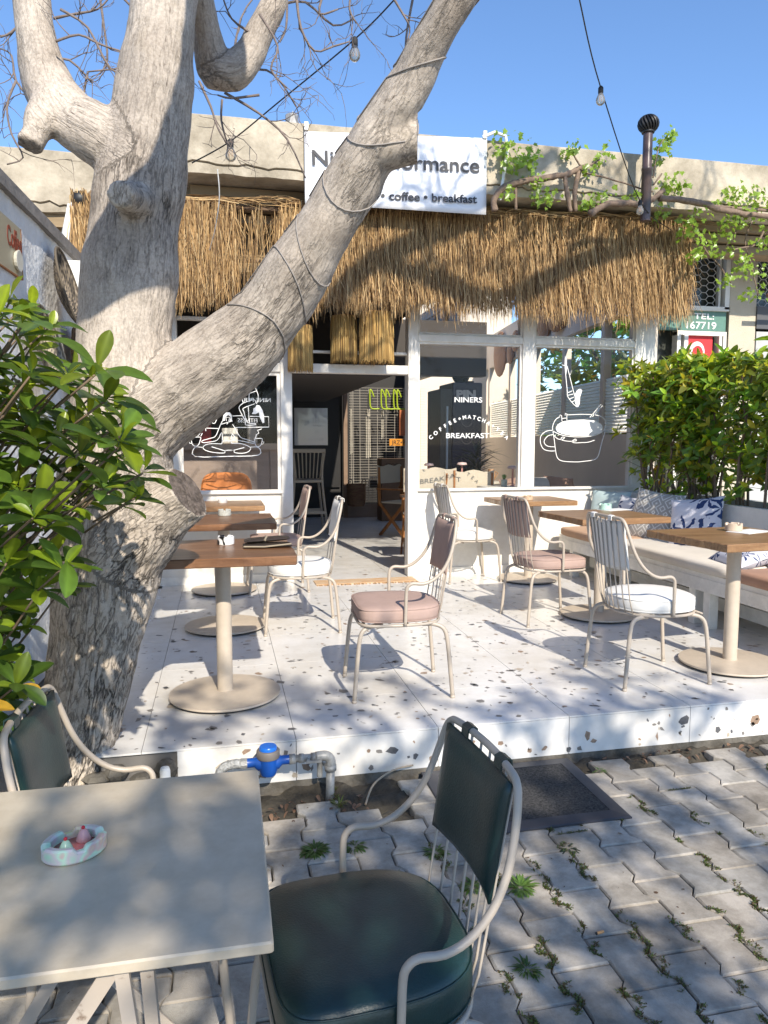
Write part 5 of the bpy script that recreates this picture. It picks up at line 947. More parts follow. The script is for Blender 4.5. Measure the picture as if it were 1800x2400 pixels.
# left neighbour building
T=thing('neighbour_building',(-2,6.8,0),'lower concrete parapet building on the far left behind the white wall','building')
slab(-6,-.17,6.6,9,3.30,3.78,'parapet',T); m=MB(); m.box(-6,6.72,0,-1.12,6.9,3.3); m.box(-6,6.66,3.2,-.6,6.8,3.298); m.box(-1.12,6.85,2.9,-.62,6.95,3.3); m.build('wall',soffit,T,True)
# ================= RIGHT NEIGHBOUR SHOP
T=thing('neighbour_shop',(5.5,7.3,0),'neighbouring shop front at right with red crescent pennant and green phone sign','shop')
pw=M('shop_plaster',(.52,.46,.36),.9,var=.08,vs=6,bump=.5,bs=120)
def pt(mb,n,mat,**k): return mb.build(n,mat,T,True,**k)
m=MB(); m.box(5.42,7.22,0,5.75,7.45,3.56); pt(m,'pillar',pw); m=MB(); m.box(4.40,7.36,3.66-.08,9,7.5,3.9); m.box(4.4,7.34,3.2+.47,5.42,7.4,3.72); pt(m,'lintel',soffit)
dk=M('shop_dark_glass',(.07,.075,.065),.12,var=.5,vs=3)
m=MB(); m.box(4.4,7.40,0,9,7.5,3.6); pt(m,'shop_window',dk)
def lattice(x0,x1,z0,z1,y,name):
    m=MB(); cw,chh=.085,.072; k=0; z=z0
    while z<z1:
        x=x0+(cw if k%2 else 0)
        pts=[]; xx=x0
        i=0
        while xx<x1:
            up=((i+k)%2)*chh*.5; pts+=[(xx,y,z+up),(xx+cw*.62,y,z+up)]; xx+=cw; i+=1
        m.tube(pts,.0042,4); pts=[(a,b,2*z+chh*.0-c+z*0+chh*.0) if False else (a,b,z-(c-z)) for a,b,c in pts]; m.tube(pts,.0042,4); z+=chh; k+=0
    pt(m,name,M('lattice_white',(.62,.6,.57),.5))
lattice(4.6,5.33,2.92,3.64,7.28,'lattice_grille'); lattice(5.76,7.2,2.98,3.70,7.28,'lattice_grille')
m=MB(); m.box(5.345,7.2,2.88,5.40,7.3,3.68); m.box(5.30,7.25,2.88,5.325,7.3,3.66); m.box(4.5,7.2,2.86,5.40,7.26,2.905); pt(m,'grille_frame',white_paint)
m=MB(); m.box(4.55,7.24,2.65,5.395,7.30,2.875); s_=pt(m,'phone_sign',M('sign_green',(.10,.21,.17),.5,var=.15,vs=9))
for tx,x0,x1,z,h in (('TEL:',5.0,5.245,2.775,.085),('167719',4.89,5.275,2.672,.105)):
    o=text('lettering',tx,h,decal,None,(x0,7.236,z),ext=.001,off=.001); wd=max(v.co.x for v in o.data.vertices); o.scale=((x1-x0)/wd,1,1); o.location=Vector(o.location)-Vector(T.location); o.parent=s_
m=MB()
for x0,x1 in ((4.80,4.845),(4.885,4.935),(5.31,5.345),(5.36,5.40)): m.box(x0,7.22,0,x1,7.32,2.64,bev=.004)
m.box(4.8,7.225,2.60,5.40,7.315,2.645); pt(m,'door_frame',white_paint)
m=MB(); m.prism([(4.945,2.0),(5.265,2.0),(5.262,2.60),(4.945,2.60)],7.27,7.276,plane='xz'); f=pt(m,'pennant',M('pennant_red',(.62,.03,.035),.6,var=.08,vs=5))
m=MB(); N=24; out=[(5.075+.092*math.cos(a),2.43+.11*math.sin(a)) for a in [R(-70)+R(285)*i/N for i in range(N+1)]]; inn=[(5.083+.070*math.cos(a),2.405+.092*math.sin(a)) for a in [R(-80)+R(300)*i/N for i in range(N+1)]]
vs=[(a,7.2675,b) for a,b in out]+[(a,7.2675,b) for a,b in inn]; m.add(vs,[(i,i+1,N+2+i,N+1+i) for i in range(N)]); o=m.build('crescent',decal); o.location=-Vector(T.location); o.parent=f
m=MB(); m.box(5.75,7.2,2.69,7.5,7.26,2.93); pt(m,'dark_sign',M('sign_darkgrey',(.09,.09,.095),.5)); m=MB(); m.tube([(5.62,6.9,2.98),(7.5,6.9,2.99)],.022,6); pt(m,'rusty_rail',M('rust_rail',(.32,.17,.09),.8,var=.4,vs=30)); m=MB(); m.box(5.76,7.21,0,7.5,7.3,2.66); pt(m,'shop_front',M('shop_grey',(.45,.45,.44),.6,var=.2,vs=2))
# garden behind side windows
T=thing('garden_shrub',(6.2,10.5,0),'leafy green garden shrubs seen through the side windows of the cafe','shrubs'); Lf=Leaves(); m=MB()
for i in range(1500):
    p=Vector((rnd.uniform(5.4,9.5),rnd.uniform(8.3,15.5),rnd.uniform(1.2,4.8))); p.x+=.12*(p.y-8); Lf.whorl(p,(rnd.gauss(-.3,.5),rnd.gauss(0,.5),1),7,rnd.uniform(.16,.3),tuple(v*rnd.uniform(.6,1.5) for v in (.16,.24,.06)))
for i in range(14): m.tube([(6+rnd.random()*2,9+rnd.random()*5,0),(6.2+rnd.random()*2,9+rnd.random()*5,3.5)],.03,6)
m.build('stems',stem_m,T,True); Lf.build('foliage',leafmat,T,T.location)
SHADE=[(-.9,-3.6,3.0,1.1,.8,.9),(0.3,-3.6,3.6,1.3,.8,1.2),(2.2,-3.6,3.9,1.3,.8,1.4),(4.0,-3.4,3.8,1.2,.8,1.3),(1.2,-3.4,4.7,1.2,.7,.8),(3.2,-3.4,4.7,1.2,.7,.8),(1.5,-2.8,2.9,1.0,.6,.7),(3.2,-2.8,2.7,1.0,.6,.7)]
# ================= INTERIOR THINGS
navym=M('fridge_navy',(.012,.016,.05),.35); 
T=thing('fridge',(3.05,9.2,P),'tall navy drinks fridge with white lettering seen through the lettered window','fridge')
m=MB(); m.box(2.86,9.0,P,3.25,9.6,2.2,bev=.01); m.build('cabinet',navym,T,True)
m=MB(); m.box(2.70,9.02,P+.1,2.86,9.6,2.12,bev=.01); m.build('door',darkgrey,T,True); m=MB(); m.box(2.78,8.99,.9,2.80,9.02,1.9); m.build('handle',M('handle_pale',(.4,.5,.6),.3),T,True)
o=text('lettering','PIN',.13,M('logo_grey',(.5,.5,.5),.5),T,(2.905,8.996,2.01),ext=.001,off=.008); o.scale=(1.3,1,1)
m=MB(); 
for zc in (1.72,1.5,1.25,1.02): m.tube([(3.05+.07*math.cos(a*.2618),8.997,zc+.07*math.sin(a*.2618)) for a in range(24)],.0022,4,closed=True)
m.build('round_print',M('print_grey',(.25,.26,.3),.6),T,True)
m=MB(); m.sphere((3.03,9.2,2.30),.115,20,14,(1,1,.95)); T=thing('black_helmet',(3.03,9.2,2.2),'black round helmet resting on top of the navy fridge','helmet'); m.build('shell',M('gloss_black',(.008,.008,.008),.15),T,True,smooth=True); m=MB(); m.box(3.05,9.07,2.2,3.16,9.2,2.225); m.build('visor',dark,T,True)
T=thing('wall_picture',(3.19,11,2.9),'framed black and white photograph high on the inner wall','picture')
m=MB(); m.box(3.165,10.3,2.78,3.195,11.6,3.35); m.build('frame',dark,T,True); m=MB(); m.box(3.16,10.34,2.81,3.165,11.56,3.32); m.build('print',M('bw_print',(.5,.47,.44),.6,var2=(.03,.03,.03),vs=2.2,vb=.47,vw=.05,detail=3),T,True)
T=thing('potted_palm',(3.0,8.5,P),'dark leafy potted palm in front of the navy fridge','plant'); Lf=Leaves(); m=MB(); m.lathe([(.12,P),(.16,P+.35)],(3.0,8.5,0),16); m.build('pot',darkgrey,T,True)
for i in range(60):
    a=rnd.uniform(0,6.28); e=rnd.uniform(.1,1.2); d=Vector((math.cos(a)*math.cos(e),math.sin(a)*math.cos(e)*.6,math.sin(e))); Lf.add((3.0,8.5,1.0+.35*rnd.random()),d,Vector((0,0,1)),rnd.uniform(.22,.36),.04,(.03,.05,.03),.7)
Lf.build('fronds',leafmat,T,T.location); m=MB(); m.tube([(3.0,8.5,P+.3),(3.0,8.5,1.2)],.02,6); m.build('stem',stem_m,T,True)
canvas=M('canvas',(.5,.44,.34),.85,var=.05,bump=.1)
def dchair(loc,rz,label,cv=canvas):
    T=thing('folding_chair',loc,label,'chair','canvas folding chairs inside the cafe',rz)
    for sy in (-1,1):
        m=MB(); flat(m,(.22,sy*.25,0),(-.2,sy*.25,.45),.04,.02); flat(m,(-.2,sy*.265,0),(.22,sy*.265,.45),.04,.02); flat(m,(.22,sy*.25,.40),(.24,sy*.25,.92),.035,.02); m.box(-.22,sy*.25-.03,.62,.26,sy*.25+.03,.64); m.tube([(-.18,sy*.25,.43),(-.18,sy*.25,.62)],.014,6); m.build('side_frame',orange_wood,T)
    m=MB(); m.box(-.22,-.25,.44,.22,.25,.455); m.build('seat',cv,T)
    m=MB(); vs=[];n=10
    for s_ in (0,1):
        for j in range(3):
            for i in range(n+1): t=-1+2*i/n; vs.append((.245-.03*(1-t*t)+s_*.006,t*.27,.70+.12*j+(.012*math.sin(i*1.3) if j==2 else 0)))
    N=3*(n+1); fs=[(s_*N+j*(n+1)+i,s_*N+j*(n+1)+i+1,s_*N+(j+1)*(n+1)+i+1,s_*N+(j+1)*(n+1)+i) for s_ in (0,1) for j in range(2) for i in range(n)]; m.add(vs,fs); m.build('backrest',cv,T,smooth=True); return T
d0=dchair((2.42,9.75,P),R(130),'wooden folding chair with a pale canvas back just inside the doorway')
copy_thing(d0,(2.13,7.55,P+.05),R(80+180),'canvas backed folding chair behind the lettered window, leftmost'); copy_thing(d0,(2.50,7.55,P+.02),R(92+180),'canvas backed folding chair behind the lettered window, in front of the round table')
T=thing('round_table',(2.72,7.9,P),'pale round table inside the cafe behind the lettered window','table'); m=MB(); m.lathe([(.33,.79),(.34,.80),(.34,.815),(.33,.82)],n=40); m.build('tabletop',M('pale_top',(.6,.55,.45),.4),T); m=MB(); m.lathe([(.03,.02),(.03,.79)],n=14); m.lathe([(.22,0),(.22,.015)],n=30); m.build('column',darkgrey,T)
pinkl=M('lamp_pink',(.5,.24,.2),.4)
for (x,y,z),lab in (((2.329,8.2,1.0),'small pink mushroom table lamp, leftmost behind the window'),((2.574,7.75,1.02),'small pink mushroom table lamp on the round table'),((2.90,7.1,1.0),'small pink mushroom table lamp nearest the window post')):
    T=thing('table_lamp',(x,y,z),lab,'lamp','pink table lamps'); m=MB(); m.lathe([(.035,0),(.035,.012),(.010,.02),(.010,.19)],n=14); m.build('stem',pinkl,T,smooth=True,angle=40); m=MB(); m.lathe([(.055,.185),(.057,.195),(.045,.212),(.001,.218)],n=24); m.build('lamp_shade',M('lamp_white',(.6,.45,.42),.4),T,smooth=True)
T=thing('side_table',(2.86,7.1,P),'small pale table inside the cafe close to the window','table'); m=MB(); m.box(-.28,-.14,.79,.14,.18,.81,bev=.003); m.build('tabletop',M('pale_top2',(.6,.56,.48),.4),T); m=MB(); m.lathe([(.03,0),(.03,.79)],n=12); m.build('column',cream_metal,T)
T=thing('succulent_pot',(2.80,7.08,1.008),'small plant in a grey-green pot behind the window','plant'); m=MB(); m.lathe([(.03,0),(.034,.07)],n=18); m.build('pot',M('pot_green',(.4,.45,.4),.5),T); Lf=Leaves(); 
for i in range(30): a=rnd.uniform(0,6.28); Lf.add((0,0,.065),Vector((math.cos(a)*.5,math.sin(a)*.5,rnd.uniform(.6,1.2))),Vector((math.cos(a),math.sin(a),.3)),.06,.014,(.2,.33,.12),.2)
Lf.build('leaves',leafmat,T)
T=thing('ceramic_jug',(2.93,7.8,1.02),'brown ceramic jug on the round table','jug'); m=MB(); m.lathe([(.035,0),(.055,.04),(.05,.09),(.03,.12),(.035,.135)],n=20); m.build('body',M('jug_clay',(.35,.2,.1),.5),T,smooth=True); m=MB(); m.tube([(.045,0,.11),(.085,0,.09),(.05,0,.04)],.007,6); m.build('handle',M('jug_clay2',(.35,.2,.1),.5),T)
# cushions inside behind cup window
for i,(x,c,lab) in enumerate(((3.12,(.3,.19,.14),'brown seat cushion inside, left behind the cup drawing'),(3.38,(.5,.46,.4),'crumpled off-white cushion inside behind the cup drawing'),(3.62,(.33,.2,.14),'brown cushion inside at the right behind the cup drawing'))):
    pillow((x,7.5,.95),.36,.30,M('inner_cushion%d'%i,c,.85,var=.15,bump=.2),lab,R(5),R(-35),R(8*i-8))
m=MB(); m.box(2.98,7.35,P,3.9,7.8,.80); tag(m.build('inner_bench',taupe),'brown bench inside under the window with the cup drawing','bench')
# wall hanging of brown shapes
T=thing('wall_hanging',(4.6,10.6,3.0),'row of brown wooden wall ornaments above the side windows','ornament'); m=MB()
for (y,z,a,b) in ((12.6,3.05,.32,.5),(11.9,2.98,.14,.22),(11.6,3.15,.16,.22),(11.1,3.1,.16,.2),(10.6,3.3,.2,.26),(10.1,3.2,.22,.34),(9.5,3.15,.3,.2)):
    m.sphere((4.2+.123*(y-6.72)-.05,y,z-.05),1,12,8,(.04,a,b*.8))
m.build('carved_shapes',M('carved_brown',(.28,.13,.06),.6,var=.3,vs=5),T,True,smooth=True)
# bar stool
T=thing('bar_stool',(1.17,10.35,P),'cream slatted high bar stool standing inside the doorway','bar stool'); cs=M('stool_cream',(.42,.36,.29),.45)
m=MB()
for k in range(8): x=-.19+.38*k/7; m.tube(spline([(x*.85,-.16,.75),(x*.95,-.19,.95),(x*1.05,-.21,1.13)],3),.009,5)
m.build('back_slats',cs,T,smooth=True)
m=MB(); m.box(-.235,-.235,1.11,.235,-.195,1.165,bev=.006); m.build('top_rail',cs,T); m=MB(); m.box(-.2,-.2,.70,.2,.2,.74,bev=.008); m.build('seat',cs,T)
for sx in (-1,1):
    for sy in (-1,1):
        m=MB(); m.tube(spline([(sx*.22,sy*.21,1.12),(sx*.19,sy*.18,.74),(sx*.26,sy*.24,0)] if sy<0 else [(sx*.18,.17,.74),(sx*.23,.22,.3),(sx*.26,.25,0)],4),.018,8); m.build('leg',cs,T,smooth=True)
m=MB(); m.box(-.24,-.235,.27,.24,-.20,.31); m.box(-.22,.19,.27,.22,.22,.31); m.build('footrest',cs,T)
# orange chair behind left window
T=thing('orange_armchair',(.05,7.25,P),'orange padded chair back glowing behind the left window','chair'); m=MB(); pillow_slab(m,-.25,.25,-.5,.5,0,.10); om=M('orange_fabric',(.55,.19,.05),.75,bump=.1)
m=MB(); n=24; pts=[(.24*(abs(math.cos(a))**.45)*(1 if math.cos(a)>0 else -1),.70+.27*(abs(math.sin(a))**.5)*(1 if math.sin(a)>0 else -1)) for a in [2*math.pi*i/40 for i in range(40)]]; m.prism(pts,-.05,.05,plane='xz',bev=.02); m.build('backrest',om,T); m=MB(); m.box(-.24,.05,.38,.24,.5,.47,bev=.02); m.build('seat',om,T)
for sx in (-.2,.2):
    for sy in (.0,.45): m=MB(); m.tube([(sx,sy,.40),(sx*1.05,sy,0)],.014,6); m.build('leg',orange_wood,T)
# grid partition
T=thing('wire_grid_partition',(2.6,12.2,P),'pale wire grid partition with a wooden post at the back of the cafe','partition')
m=MB()
for k in range(45): z=.42+.0437*k; m.box(2.09,12.195,z,3.4,12.201,z+.004)
for k in range(9): x=2.12+.148*k; m.box(x,12.19,.42,x+.005,12.196,2.33)
for x in (2.15,2.9,3.03): m.box(x,12.188,.42,x+.006,12.196,2.33)
m.build('wire_grid',M('wire_pale',(.42,.38,.32),.5),T,True)
m=MB(); m.box(1.99,12.16,P,2.055,12.24,2.35); m.build('wood_post',M('post_wood',(.23,.15,.1),.7,var=.2),T,True); m=MB(); m.box(2.055,12.16,P,3.4,12.25,.42); m.build('kick_board',taupe,T,True)
T=thing('neon_hook_rail',(2.7,12.1,2.0),'lime green bent tube ornament hooked on the wire grid','ornament'); m=MB()
for x in (2.42,2.61,2.69,2.82,2.88): m.tube(spline([(x+.07,12.1,2.19),(x+.03,12.1,2.29),(x+.005,12.1,2.31),(x,12.1,2.25),(x+.005,12.1,2.06),(x+.04,12.1,2.0),(x+.16,12.1,2.0)],4),.013,7)
m.build('tube',M('lime',(.32,.42,.02),.4),T,True,smooth=True)
T=thing('number_plate',(2.85,11.9,1.45),'orange number plate with black characters behind the wire grid','plate'); m=MB(); m.box(2.705,11.9,1.39,3.03,11.91,1.505,bev=.003); m.build('plate',M('plate_orange',(.55,.22,.02),.4),T,True); text('lettering','JRZ\u20229926',.095,dark,T,(2.745,11.897,1.415),ext=.001)
T=thing('cardboard_box',(2.7,11.55,.95),'brown cardboard box with black print behind the doorway','box'); m=MB(); m.box(2.48,11.45,.2,2.95,11.8,1.19); m.build('carton',M('carton',(.2,.12,.07),.8,var=.1),T,True); text('lettering','STOCK',.08,dark,T,(2.54,11.446,1.06),ext=.001)
T=thing('woven_basket',(2.2,11.8,.3),'woven jute basket with two handles by the wire grid','basket'); m=MB(); m.lathe([(.13,.42),(.155,.5),(.155,.78)],(2.14,11.85,0),24,cap=False); m.build('body',M('jute',(.3,.18,.09),.85,var2=(.13,.05,.03),vs=9,stretch=(1,1,4)),T,True,smooth=True)
m=MB()
for x in (2.03,2.25): m.tube(spline([(x-.03,11.75,.76),(x-.03,11.74,.83),(x,11.74,.86),(x+.03,11.74,.83),(x+.03,11.75,.76)],3),.008,6)
m.build('handle',M('jute2',(.3,.2,.11),.85),T,True,smooth=True)
for i,(x,z0,z1,w_) in enumerate(((2.40,1.18,2.0,.08),(2.13,1.25,2.0,.03),(2.66,1.5,1.98,.045))):
    m=MB(); 
    for k in range(3): m.tube([(x+w_*k/3,12.3,z1),(x+w_*k/3+.005*k,12.3,z0+.01*k)],w_/7,6)
    tag(m.build('hanging_chime',M('chime%d'%i,(.5,.46,.38),.4,var=.4,vs=12)),['widest pale hanging chime behind the wire grid','thin hanging chime next to the wooden post','short hanging chime at the right behind the wire grid'][i],'chime','chimes behind the wire grid')
m=MB(); m.box(2.9,12.0,1.56,3.1,12.06,1.98); tag(m.build('orange_bag',M('bag_orange',(.42,.12,.04),.7,var=.2,vs=14)),'orange bag hanging behind the wire grid at the door post','bag')
T=thing('wall_mirror',(1.47,12.3,1.7),'mirror in a black frame on the dark back wall of the cafe','mirror'); m=MB(); m.box(1.14,12.3,.7,1.95,12.34,2.17); m.build('frame',dark,T,True); m=MB(); m.box(1.195,12.29,1.40,1.745,12.3,2.01); m.build('glass',chrome,T,True)
# door rug
T=thing('door_rug',(1.22,6.5,P),'thin orange-brown rug lying in the doorway','rug'); m=MB(); m.box(.80,6.42,P+.001,1.72,6.62,P+.010); m.build('mat',M('rug',(.46,.22,.08),.95,var2=(.6,.5,.35),vs=20,stretch=(.4,2,1)),T,True)
m=MB(); 
for i in range(90): x=.80+.92*rnd.random(); m.box(x,6.385,P+.001,x+.006,6.42,P+.006)
m.build('fringe',M('rug_fringe',(.5,.3,.15),.9),T,True)
# ================= WATER METER
T=thing('water_meter',(.165,2.95,.15),'blue water meter on grey pipes in front of the terrace step','water meter')
blue=M('meter_blue',(.008,.07,.33),.35,var=.1); pipe=M('galvanised',(.4,.4,.39),.38,.75,var=.3,vs=30,bump=.2,bs=60)
X=.165;Yp=2.95;Z=.163
m=MB(); m.tube([(X-.085,Yp,Z),(X-.055,Yp,Z),(X-.04,Yp,Z-.005),(X+.04,Yp,Z-.005),(X+.055,Yp,Z),(X+.085,Yp,Z)],[.019,.019,.030,.030,.019,.019],14); m.lathe([(.030,-.055),(.038,-.035),(.042,.0),(.042,.02)],(X,Yp,Z),24); m.build('body',blue,T,True,smooth=True,angle=45)
m=MB(); m.lathe([(.046,.018),(.047,.022),(.047,.046),(.044,.050),(.037,.051),(.036,.047)],(X,Yp,Z),30); m.build('collar',M('meter_collar',(.16,.14,.125),.6),T,True,smooth=True,angle=40)
m=MB(); m.lathe([(.036,.046),(.036,.060),(.033,.065),(.001,.066)],(X,Yp,Z),30); m.build('lid',M('lid_blue',(.01,.13,.55),.3),T,True,smooth=True,angle=40)
m=MB(); m.tube([(X+.085,Yp,Z),(X+.11,Yp,Z)],.022,8); m.tube([(X+.11,Yp,Z),(X+.20,Yp,Z)],.015,14); m.tube([(X+.125,Yp,Z),(X+.145,Yp,Z)],.019,14); m.tube([(X+.175,Yp,Z),(X+.195,Yp,Z)],.020,8); m.tube(spline([(X+.195,Yp,Z),(X+.235,Yp,Z+.001),(X+.255,Yp,Z-.018),(X+.256,Yp,Z-.055)],5),.021,14); m.tube([(X+.255,Yp,Z-.04),(X+.256,Yp,Z-.062)],.025,14); m.tube([(X+.256,Yp,Z-.05),(X+.25,Yp,-.09)],.018,14); m.build('pipe',pipe,T,True,smooth=True)
m=MB(); m.box(X+.15,Yp-.032,Z-.012,X+.215,Yp-.024,Z-.002); m.tube([(X+.16,Yp-.03,Z),(X+.16,Yp,Z)],.007,8); m.tube([(X+.215,Yp+.03,Z-.02),(X+.214,Yp+.03,Z-.10)],.012,10); m.build('valve_lever',pipe,T,True)
m=MB(); m.tube([(X-.085,Yp,Z),(X-.11,Yp,Z)],.022,8); m.build('coupling',pipe,T,True)
m=MB(); m.tube(spline([(X-.105,Yp,Z),(X-.15,Yp,Z),(X-.185,Yp-.005,Z-.015),(X-.2,Yp-.01,Z-.06),(X-.2,Yp-.01,-.06)],6),.019,12,jit=.08); m.build('foil_wrapped_pipe',M('foil',(.6,.6,.58),.25,.9,var=.3,vs=60,bump=1,bs=80),T,True,smooth=True)
m=MB(); m.lathe([(.019,.06),(.021,.065),(.021,.145),(.017,.158),(.001,.162)],(-.243,2.99,0),16); m.lathe([(.021,-.06),(.021,.065)],(-.243,2.99,0),16); tag(m.build('pipe_cap',white_pl,smooth=True,angle=50),'white capped plastic pipe stub beside the tree at the cut terrace corner','pipe')
m=MB(); m.tube(spline([(.55,2.86,-.02),(.60,2.93,.03),(.70,3.0,.05),(.80,3.05,.04)],5),.0045,6); tag(m.build('beige_hose',M('hose',(.35,.28,.2),.6),smooth=True),'thin beige hose curling out from under the terrace step','hose')
# door mat on pavers
T=thing('door_mat',(1.18,2.77,0),'black rubber framed mat lying on the pavers against the terrace step','mat'); m=MB(); x0,x1,y0,y1=.835,1.535,2.49,3.045; w_=.06
prof=[(0,.004),(.006,.010),(w_,.014)]
def rect(ins,z): return [(x0+ins,y0+ins,z),(x1-ins,y0+ins,z),(x1-ins,y1-ins,z),(x0+ins,y1-ins,z)]
L=[rect(0,.001),rect(0,.007),rect(.004,.0095),rect(w_,.013),rect(w_,.009)]
vs=[v for r_ in L for v in r_]; m.add(vs,[(k*4+i,k*4+(i+1)%4,k*4+4+(i+1)%4,k*4+4+i) for k in range(4) for i in range(4)]+[(3,2,1,0)]); m.build('rubber_border',M('mat_border',(.04,.04,.048),.5,var=.2,vs=12),T,True)
m=MB(); m.box(x0+w_,y0+w_,.004,x1-w_,y1-w_,.0115); m.build('pile',M('mat_pile',(.10,.095,.09),.98,var2=(.006,.006,.008),vs=120,bump=1,bs=330,detail=2),T,True)
# weeds and moss
def weed(x,y,r,k,label,c=(.085,.15,.035),up=.25,name='weed_tuft',ln=None):
    T=thing(name,(x,y,0),label,'weed','weeds between the pavers'); Lf=Leaves()
    for i in range(k):
        a=rnd.uniform(0,6.28); q=rnd.random()**.6*r*.5; d=Vector((math.cos(a),math.sin(a),rnd.uniform(.02,up*3))); kk=rnd.uniform(.6,1.4); l_=ln or r*rnd.uniform(.35,.8); Lf.add((q*math.cos(a),q*math.sin(a),.001+rnd.random()*.006),d,Vector((-math.cos(a)*.3,-math.sin(a)*.3,1)),l_,l_*rnd.uniform(.12,.25),tuple(v*kk for v in c),.4)
    Lf.build('leaves',leafmat,T); return T
weed(.301,2.522,.055,170,'bushy weed tuft left of centre, nearest the water meter pipe'); weed(.443,2.522,.05,60,'spreading weed just left of the green chair arm',up=.12); weed(.72,2.42,.05,60,'small weed behind the green chair back'); weed(.78,2.20,.045,70,'weed seen through the rods of the green chair',up=.2)
weed(.935,2.16,.055,110,'light green weed right of the green chair frame',(.14,.24,.05)); weed(1.197,2.341,.05,26,'flat star-shaped grey-green weed below the mat',(.05,.07,.04),.03); weed(.80,1.80,.045,60,'small weed right of the green chair, level with its seat'); weed(.17,1.80,.03,24,'little weed near the table leg'); weed(.44,2.84,.04,40,'thin yellowish weed beside the meter pipe',(.14,.17,.05),.8)
weed(1.62,2.90,.03,30,'weed at the foot of the step near the mat corner')
moss=M('moss',(.1,.12,.035),.95,var2=(.05,.035,.015),vs=60,bump=1,bs=150)
Lf=Leaves(); mr=random.Random(5); nmb=MB()
def mossline(x,y0,y1,k,dens):
    n=int((y1-y0)*dens*2300)
    for i in range(n):
        y=mr.uniform(y0,y1); on=mnoise.noise(Vector((x*7,y*11,3)))
        if on<-.12: continue
        xx=x+zig(y,k)+mr.gauss(0,.0045+.004*max(0,on)); a=mr.uniform(0,6.28); q=mr.uniform(.6,1.3); g_=mr.random(); cc=(.10*q,.14*q,.03*q) if g_<.6 else (.13*q,.09*q,.04*q); Lf.add((xx,y,-.004+mr.random()*.006),Vector((math.cos(a),math.sin(a),mr.uniform(.3,1.5))),Vector((0,0,1)),mr.uniform(.005,.012),.0035,cc,.2)
for k in range(-5,18):
    x=1.03+wpit*k
    for seg in range(12):
        y0=.95+.17*seg; pr=.26+.7*max(0,min(1,(2.5-y0)/1.2))*(1 if 0.6<x<1.9 else .35)
        if mr.random()<pr: mossline(x,y0,y0+.18,k,1.0 if mr.random()<.5 else .55)
for k in range(-5,16):
    for j in range(-4,5):
        if mr.random()<.10:
            y=1.665+ln*j+(ln/2 if k%2 else 0) if False else 1.665+.2235*j+(.11175 if k%2 else 0); x0=1.03+wpit*k
            for i in range(110): a=mr.uniform(0,6.28); q=mr.uniform(.6,1.3); Lf.add((x0+.02+mr.random()*.12,y+mr.gauss(0,.003),-.003+mr.random()*.004),Vector((math.cos(a),math.sin(a),mr.uniform(.3,1.2))),Vector((0,0,1)),mr.uniform(.004,.010),.003,(.12*q,.13*q,.04*q),.2)
o=Lf.build('moss',leafmat); tag(o,'green moss growing in the joints of the pavers','moss',kind='stuff')
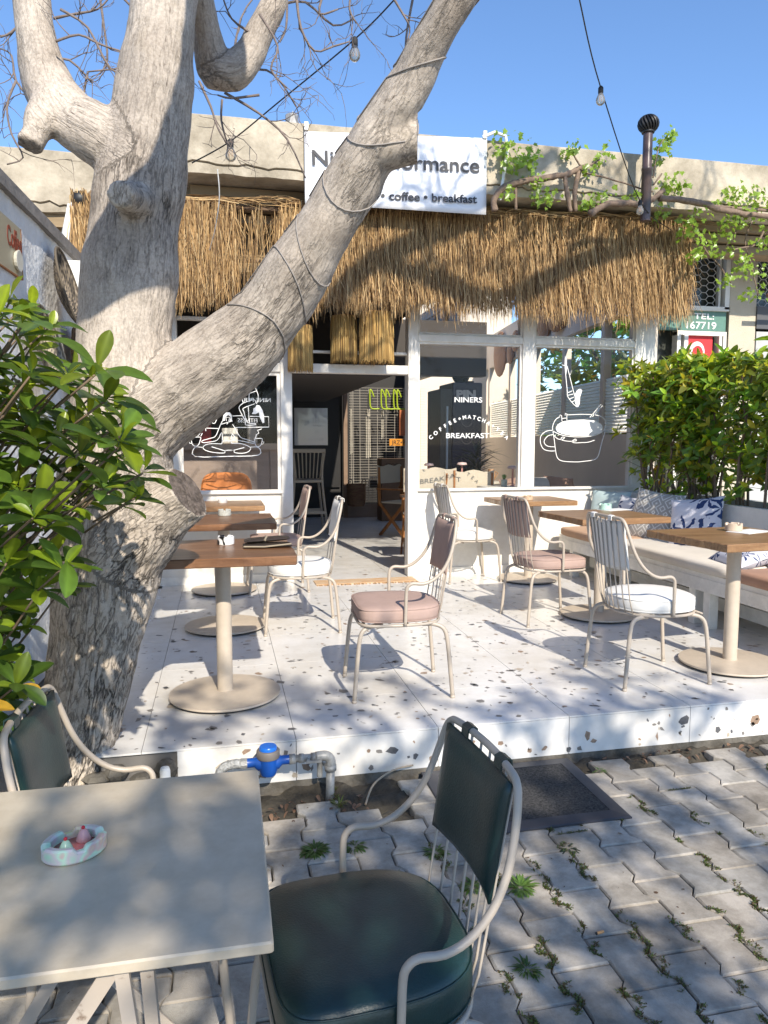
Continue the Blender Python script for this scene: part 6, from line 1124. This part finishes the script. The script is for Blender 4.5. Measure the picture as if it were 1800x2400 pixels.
# dry leaves in trench
Lf=Leaves()
for i in range(130):
    x=rnd.choice([rnd.uniform(.1,.55),rnd.uniform(1.6,2.6)]); y=rnd.uniform(2.74,2.95) if x<1 else rnd.uniform(2.96,3.04); a=rnd.uniform(0,6.28); q=rnd.uniform(.5,1.2); Lf.add((x,y,-.025+rnd.random()*.03),Vector((math.cos(a),math.sin(a),rnd.gauss(0,.2))),Vector((rnd.gauss(0,.3),rnd.gauss(0,.3),1)),rnd.uniform(.012,.035),rnd.uniform(.008,.02),(.22*q,.13*q,.08*q),.5)
for i in range(230):
    x=rnd.uniform(-.5,3.4); y=rnd.uniform(.9,2.9); a=rnd.uniform(0,6.28); q=rnd.uniform(.4,1.2); s_=rnd.uniform(.004,.012) if rnd.random()<.9 else .02
    if .8<x<1.57 and y>2.45: continue
    Lf.add((x,y,.003),Vector((math.cos(a),math.sin(a),rnd.gauss(0,.1))),Vector((rnd.gauss(0,.2),rnd.gauss(0,.2),1)),s_,s_*.4,(.16*q,.10*q,.06*q),.3)
tag(Lf.build('leaf_litter',dryleaf),'dry brown leaf litter in the soil strip by the step and on the pavers','leaf litter',kind='stuff')
T=thing('cigarette_butt',(1.078,1.897,0),'orange cigarette butt lying on the pavers','cigarette'); T.rotation_euler=(0,0,R(8)); m=MB(); m.tube([(-.013,0,.0045),(.010,0,.0045)],.004,8); m.build('filter',M('filter',(.6,.3,.12),.8),T); m=MB(); m.tube([(-.017,0,.0045),(-.0132,0,.0045)],.0038,8); m.build('ash',dark,T)
# grey grate at lower left
m=MB(); m.box(-.75,.55,.001,-.30,1.45,.012); tag(m.build('metal_plate',M('plate_grey',(.12,.13,.12),.7)),'flat grey metal plate on the ground under the metal table at lower left','plate')
# ================= TREES BEHIND THE CAMERA (they cast the dappled shade)
def crown(name,label,blobs,n,trunk,seed,leafsz=.13):
    T=thing(name,trunk[0],label,'tree','trees behind the photographer'); Lf=Leaves(); r_=random.Random(seed); m=MB(); m.tube(spline(trunk,5),[.16,.15,.14,.13,.12,.11,.1,.09,.08,.07,.06][:len(spline(trunk,5))] if False else .11,10,jit=.05)
    for (cx,cy,cz,rx,ry,rz_) in blobs:
        for i in range(n):
            while True:
                u=Vector((r_.uniform(-1,1),r_.uniform(-1,1),r_.uniform(-1,1)))
                if u.length<1: break
            p=Vector((cx+u.x*rx,cy+u.y*ry,cz+u.z*rz_))
            if mnoise.noise(p*1.15+Vector((seed,0,0)))<-.13: continue
            Lf.whorl(p,(r_.gauss(0,.5),r_.gauss(0,.5),1),5,r_.uniform(leafsz*.7,leafsz*1.2),(.06,.12,.03))
        m.tube([trunk[-1],(cx,cy,cz)],.035,6)
    m.build('trunk',bark_s,T,True,smooth=True); Lf.build('crown',leafmat,T,T.location); return T
bark_s=M('bark_plain',(.2,.17,.14),.9,var=.3,vs=12,bump=.6,bs=30)
crown('shade_tree','leafy tree standing behind the photographer',SHADE,250,[(2.3,-4.2,0),(2.25,-4.1,1.5),(2.1,-4.0,2.6)],4,.13)
